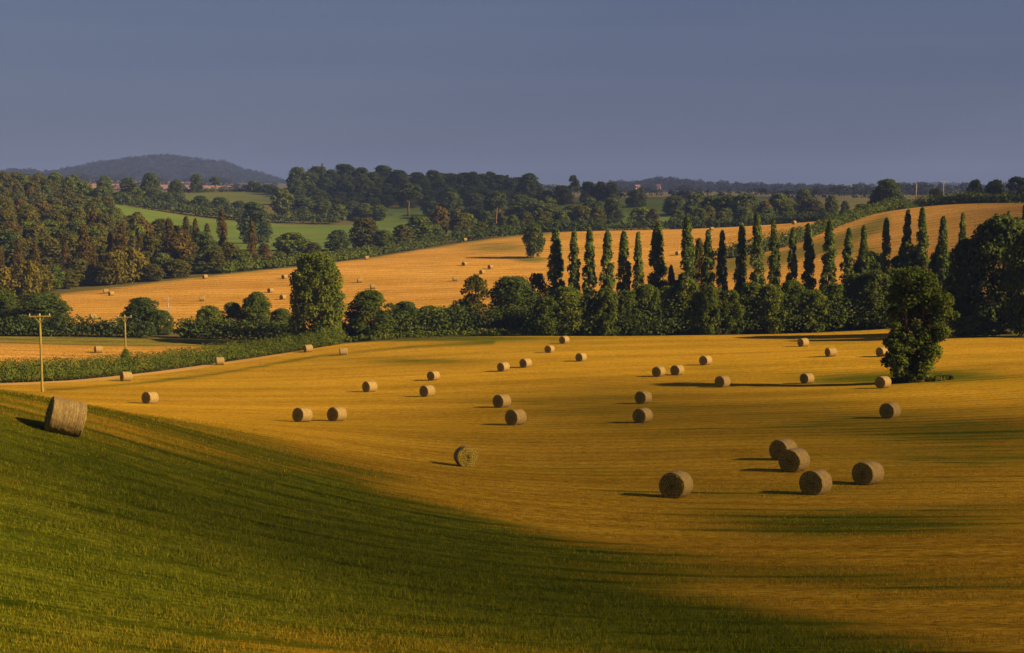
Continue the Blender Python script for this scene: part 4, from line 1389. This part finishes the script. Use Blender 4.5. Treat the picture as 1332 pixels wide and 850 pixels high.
def add_shade_cloud(ground, alt, soft, dens, cell, seed):
    k = alt / SUN_DIR.z
    poly = [(x + SUN_DIR.x * (alt - z) / SUN_DIR.z, y + SUN_DIR.y * (alt - z) / SUN_DIR.z) for x, y, z in ground]
    px_, py_ = np.array(poly).T
    gx = np.arange(px_.min() - cell, px_.max() + 2 * cell, cell)
    gy = np.arange(py_.min() - cell, py_.max() + 2 * cell, cell)
    X, Y = np.meshgrid(gx, gy)
    d = seg_dist(X, Y, poly + [poly[0]]) * np.where(inside(X, Y, poly), 1, -1)
    rr = np.random.default_rng(seed)
    for q in range(6):
        L = soft * rr.uniform(0.7, 3.0)
        an = rr.uniform(0, 6.28)
        d = d + 0.10 * soft * np.sin((X * math.cos(an) + Y * math.sin(an)) / L * 2.5 + rr.uniform(0, 6.28))
    t = np.clip(d / soft, 0, 1)
    th = np.sqrt(t) * alt * 0.008 * (1 + 0.3 * np.sin(X / 37.0) * np.cos(Y / 29.0))
    n = X.size
    r, c = X.shape
    idx = np.arange(n).reshape(r, c)
    keep = (t[:-1, :-1] + t[1:, :-1] + t[:-1, 1:] + t[1:, 1:]) > 0
    q = np.stack([idx[:-1, :-1], idx[:-1, 1:], idx[1:, 1:], idx[1:, :-1]], -1)[keep]
    V = np.concatenate([np.stack([X.ravel(), Y.ravel(), (alt + th + 0.5).ravel()], 1), np.stack([X.ravel(), Y.ravel(), (alt - 0.35 * th).ravel()], 1)])
    F = np.concatenate([q, q[:, ::-1] + n])
    m = N('added_shade_cloud')
    ds = m.attr('thickness')
    ns = m.noise(m.mapping((0.012, 0.012, 0.02)), 1.0, 4)
    a = m.math('MULTIPLY', m.math('MULTIPLY', ds, dens), m.grey(ns, 0.25, 0.75, 0.75, 1.15), True)
    tr = m.n('BsdfTransparent')
    df = m.n('BsdfDiffuse')
    df.inputs['Color'].default_value = (0.8, 0.8, 0.8, 1)
    mx = m.n('MixShader')
    m.l(a, mx.inputs[0])
    m.l(tr.outputs[0], mx.inputs[1])
    m.l(df.outputs[0], mx.inputs[2])
    m.l(mx.outputs[0], m.out.inputs['Surface'])
    me = mesh_np('added_shade_clouds', V, F, m.m)
    smooth(me)
    fattr(me, 'thickness', np.concatenate([t.ravel(), t.ravel()]) ** 0.8)
    return link('added_shade_clouds', me, None, kind='stuff')


near_shade = [spot(a, b) for a, b in [(-400, 46), (-300, 84), (60, 84), (190, 88)]] + [hit(a, b) for a, b in [(350, 557), (470, 541), (580, 522), (700, 502), (830, 490), (980, 484), (1060, 500), (1150, 514), (1400, 520)]] + \
             [(170, 120, -18), (150, -40, -12), (12, -40, -4), (4, 10, -6), hit(640, 846), hit(450, 792), hit(215, 716), hit(-80, 655)]
add_shade_cloud(near_shade, 420, 17, 0.42, 7, 5)
hump_shade = [spot(1000, 640), spot(1040, 560), spot(1075, 470), spot(1160, 400), spot(1200, 330), spot(1500, 300), spot(1700, 700), spot(1300, 800)]
add_shade_cloud(hump_shade, 420, 45, 0.5, 14, 6)
ridge_shade = [spot(200, 1500), spot(330, 1020), spot(380, 940), spot(560, 840), spot(700, 790), spot(900, 780), spot(1060, 800), spot(1100, 1500)]
add_shade_cloud(ridge_shade, 600, 60, 0.40, 25, 7)
band_shade = [hit(-120, 560), hit(60, 572), hit(260, 606), hit(480, 655), hit(720, 715), hit(1000, 790), hit(1250, 845), (40, 24, -9), (12, 24, -9), hit(640, 846), hit(460, 795), hit(215, 716), hit(-100, 662)]
add_shade_cloud(band_shade, 300, 7, 0.34, 2.5, 8)

# ------------------------------------------------------------------ standing stubble and grass blades on the near ground
def blades(name, n, y0, y1, hgt, wid, seed):
    rng = np.random.default_rng(seed)
    inv = rng.uniform(1 / y1, 1 / y0, n)
    Y = 1 / inv
    Y = np.where((Y > 70) & (rng.random(n) < (Y - 70) / 52.0), y0 + (Y - 70) * 0.5, Y)
    Y = Y - (Y % 0.34) + rng.normal(size=n) * 0.05
    X = rng.uniform(-0.40, 0.40, n) * Y
    # bare wheelings, thin patches and thick swaths
    band = 0.5 + 0.5 * np.sin(Y * 2 * math.pi / 3.4 + 0.8 * np.sin(X / 23.0) + 0.5 * np.sin(X / 9.0 + Y / 7.0))
    pat = np.sin(X / 6.3 + 1.7 * np.sin(Y / 4.1)) * np.sin(Y / 2.3 + 1.1 * np.sin(X / 11.0)) + 0.6 * np.sin(X / 2.1 + Y * 1.3) * np.sin(Y / 0.9 + X / 5.0)
    rows = np.clip((np.sin((Y + 1.2 * np.sin(X / 19.0) + 0.45 * np.sin(X / 7.3 + Y / 11.0)) * 2.75) - 0.25) / 0.7, 0, 1)
    keep = rng.random(n) < (1 - 0.85 * rows) * np.clip(0.12 + 0.5 * band + 0.35 * pat + 0.5 * near_grass(X, Y, height(X, Y)), 0.05, 1.0)
    X, Y = X[keep], Y[keep]
    n = len(X)
    Z = height(X, Y)
    g = near_grass(X, Y, Z)
    a = rng.uniform(0, math.pi, n)
    w_ = wid * rng.uniform(0.6, 1.4, n) * (Y / 45.0)
    clump = 0.5 + 0.5 * np.sin(X * 1.9 + 2.0 * np.sin(Y * 0.8)) * np.sin(Y * 2.3 + 1.5 * np.sin(X * 0.7))
    h_ = hgt * rng.uniform(0.4, 1.2, n) * (0.7 + 0.9 * clump * (0.4 + g))
    lx, ly = rng.normal(size=n) * 0.3 * h_, rng.normal(size=n) * 0.3 * h_
    dx, dy = np.cos(a) * w_ / 2, np.sin(a) * w_ / 2
    V = np.stack([np.stack([X - dx, Y - dy, Z - 0.01], 1), np.stack([X + dx, Y + dy, Z - 0.01], 1), np.stack([X + lx, Y + ly, Z + h_], 1)], 1).reshape(-1, 3)
    F = np.arange(3 * n).reshape(n, 3)
    k = N(name)
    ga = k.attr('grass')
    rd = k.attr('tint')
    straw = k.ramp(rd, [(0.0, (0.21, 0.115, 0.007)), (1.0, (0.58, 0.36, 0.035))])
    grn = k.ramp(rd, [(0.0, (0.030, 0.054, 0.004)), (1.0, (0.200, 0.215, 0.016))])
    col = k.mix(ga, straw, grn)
    d = k.n('BsdfDiffuse')
    t = k.n('BsdfTranslucent')
    k.l(col, d.inputs['Color'])
    k.l(col, t.inputs['Color'])
    mx = k.n('MixShader')
    mx.inputs[0].default_value = 0.3
    k.l(d.outputs[0], mx.inputs[1])
    k.l(t.outputs[0], mx.inputs[2])
    k.l(mx.outputs[0], k.out.inputs['Surface'])
    me = mesh_np(name, V, F, k.m)
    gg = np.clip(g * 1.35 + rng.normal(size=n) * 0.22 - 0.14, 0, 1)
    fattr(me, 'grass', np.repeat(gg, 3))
    fattr(me, 'tint', np.repeat(rng.random(n), 3))
    return link(name, me, None, kind='stuff')


blades('stubble', 640000, 24, 120, 0.085, 0.019, 61)

# ------------------------------------------------------------------ haze
def haze():
    me = bpy.data.meshes.new('haze')
    x0, x1, y0, y1, z0, z1 = -9000, 9000, -150, 13000, -60, 150
    v = [(x0, y0, z0), (x1, y0, z0), (x1, y1, z0), (x0, y1, z0), (x0, y0, z1), (x1, y0, z1), (x1, y1, z1), (x0, y1, z1)]
    me.from_pydata(v, [], [(0, 3, 2, 1), (4, 5, 6, 7), (0, 1, 5, 4), (1, 2, 6, 5), (2, 3, 7, 6), (3, 0, 4, 7)])
    k = N('haze_air')
    p = k.n('VolumePrincipled')
    p.inputs['Color'].default_value = (0.17, 0.275, 0.72, 1)
    p.inputs['Density'].default_value = 1.5e-4
    p.inputs['Anisotropy'].default_value = 0.0
    k.l(p.outputs[0], k.out.inputs['Volume'])
    me.materials.append(k.m)
    link('haze', me, None, kind='stuff')


haze()
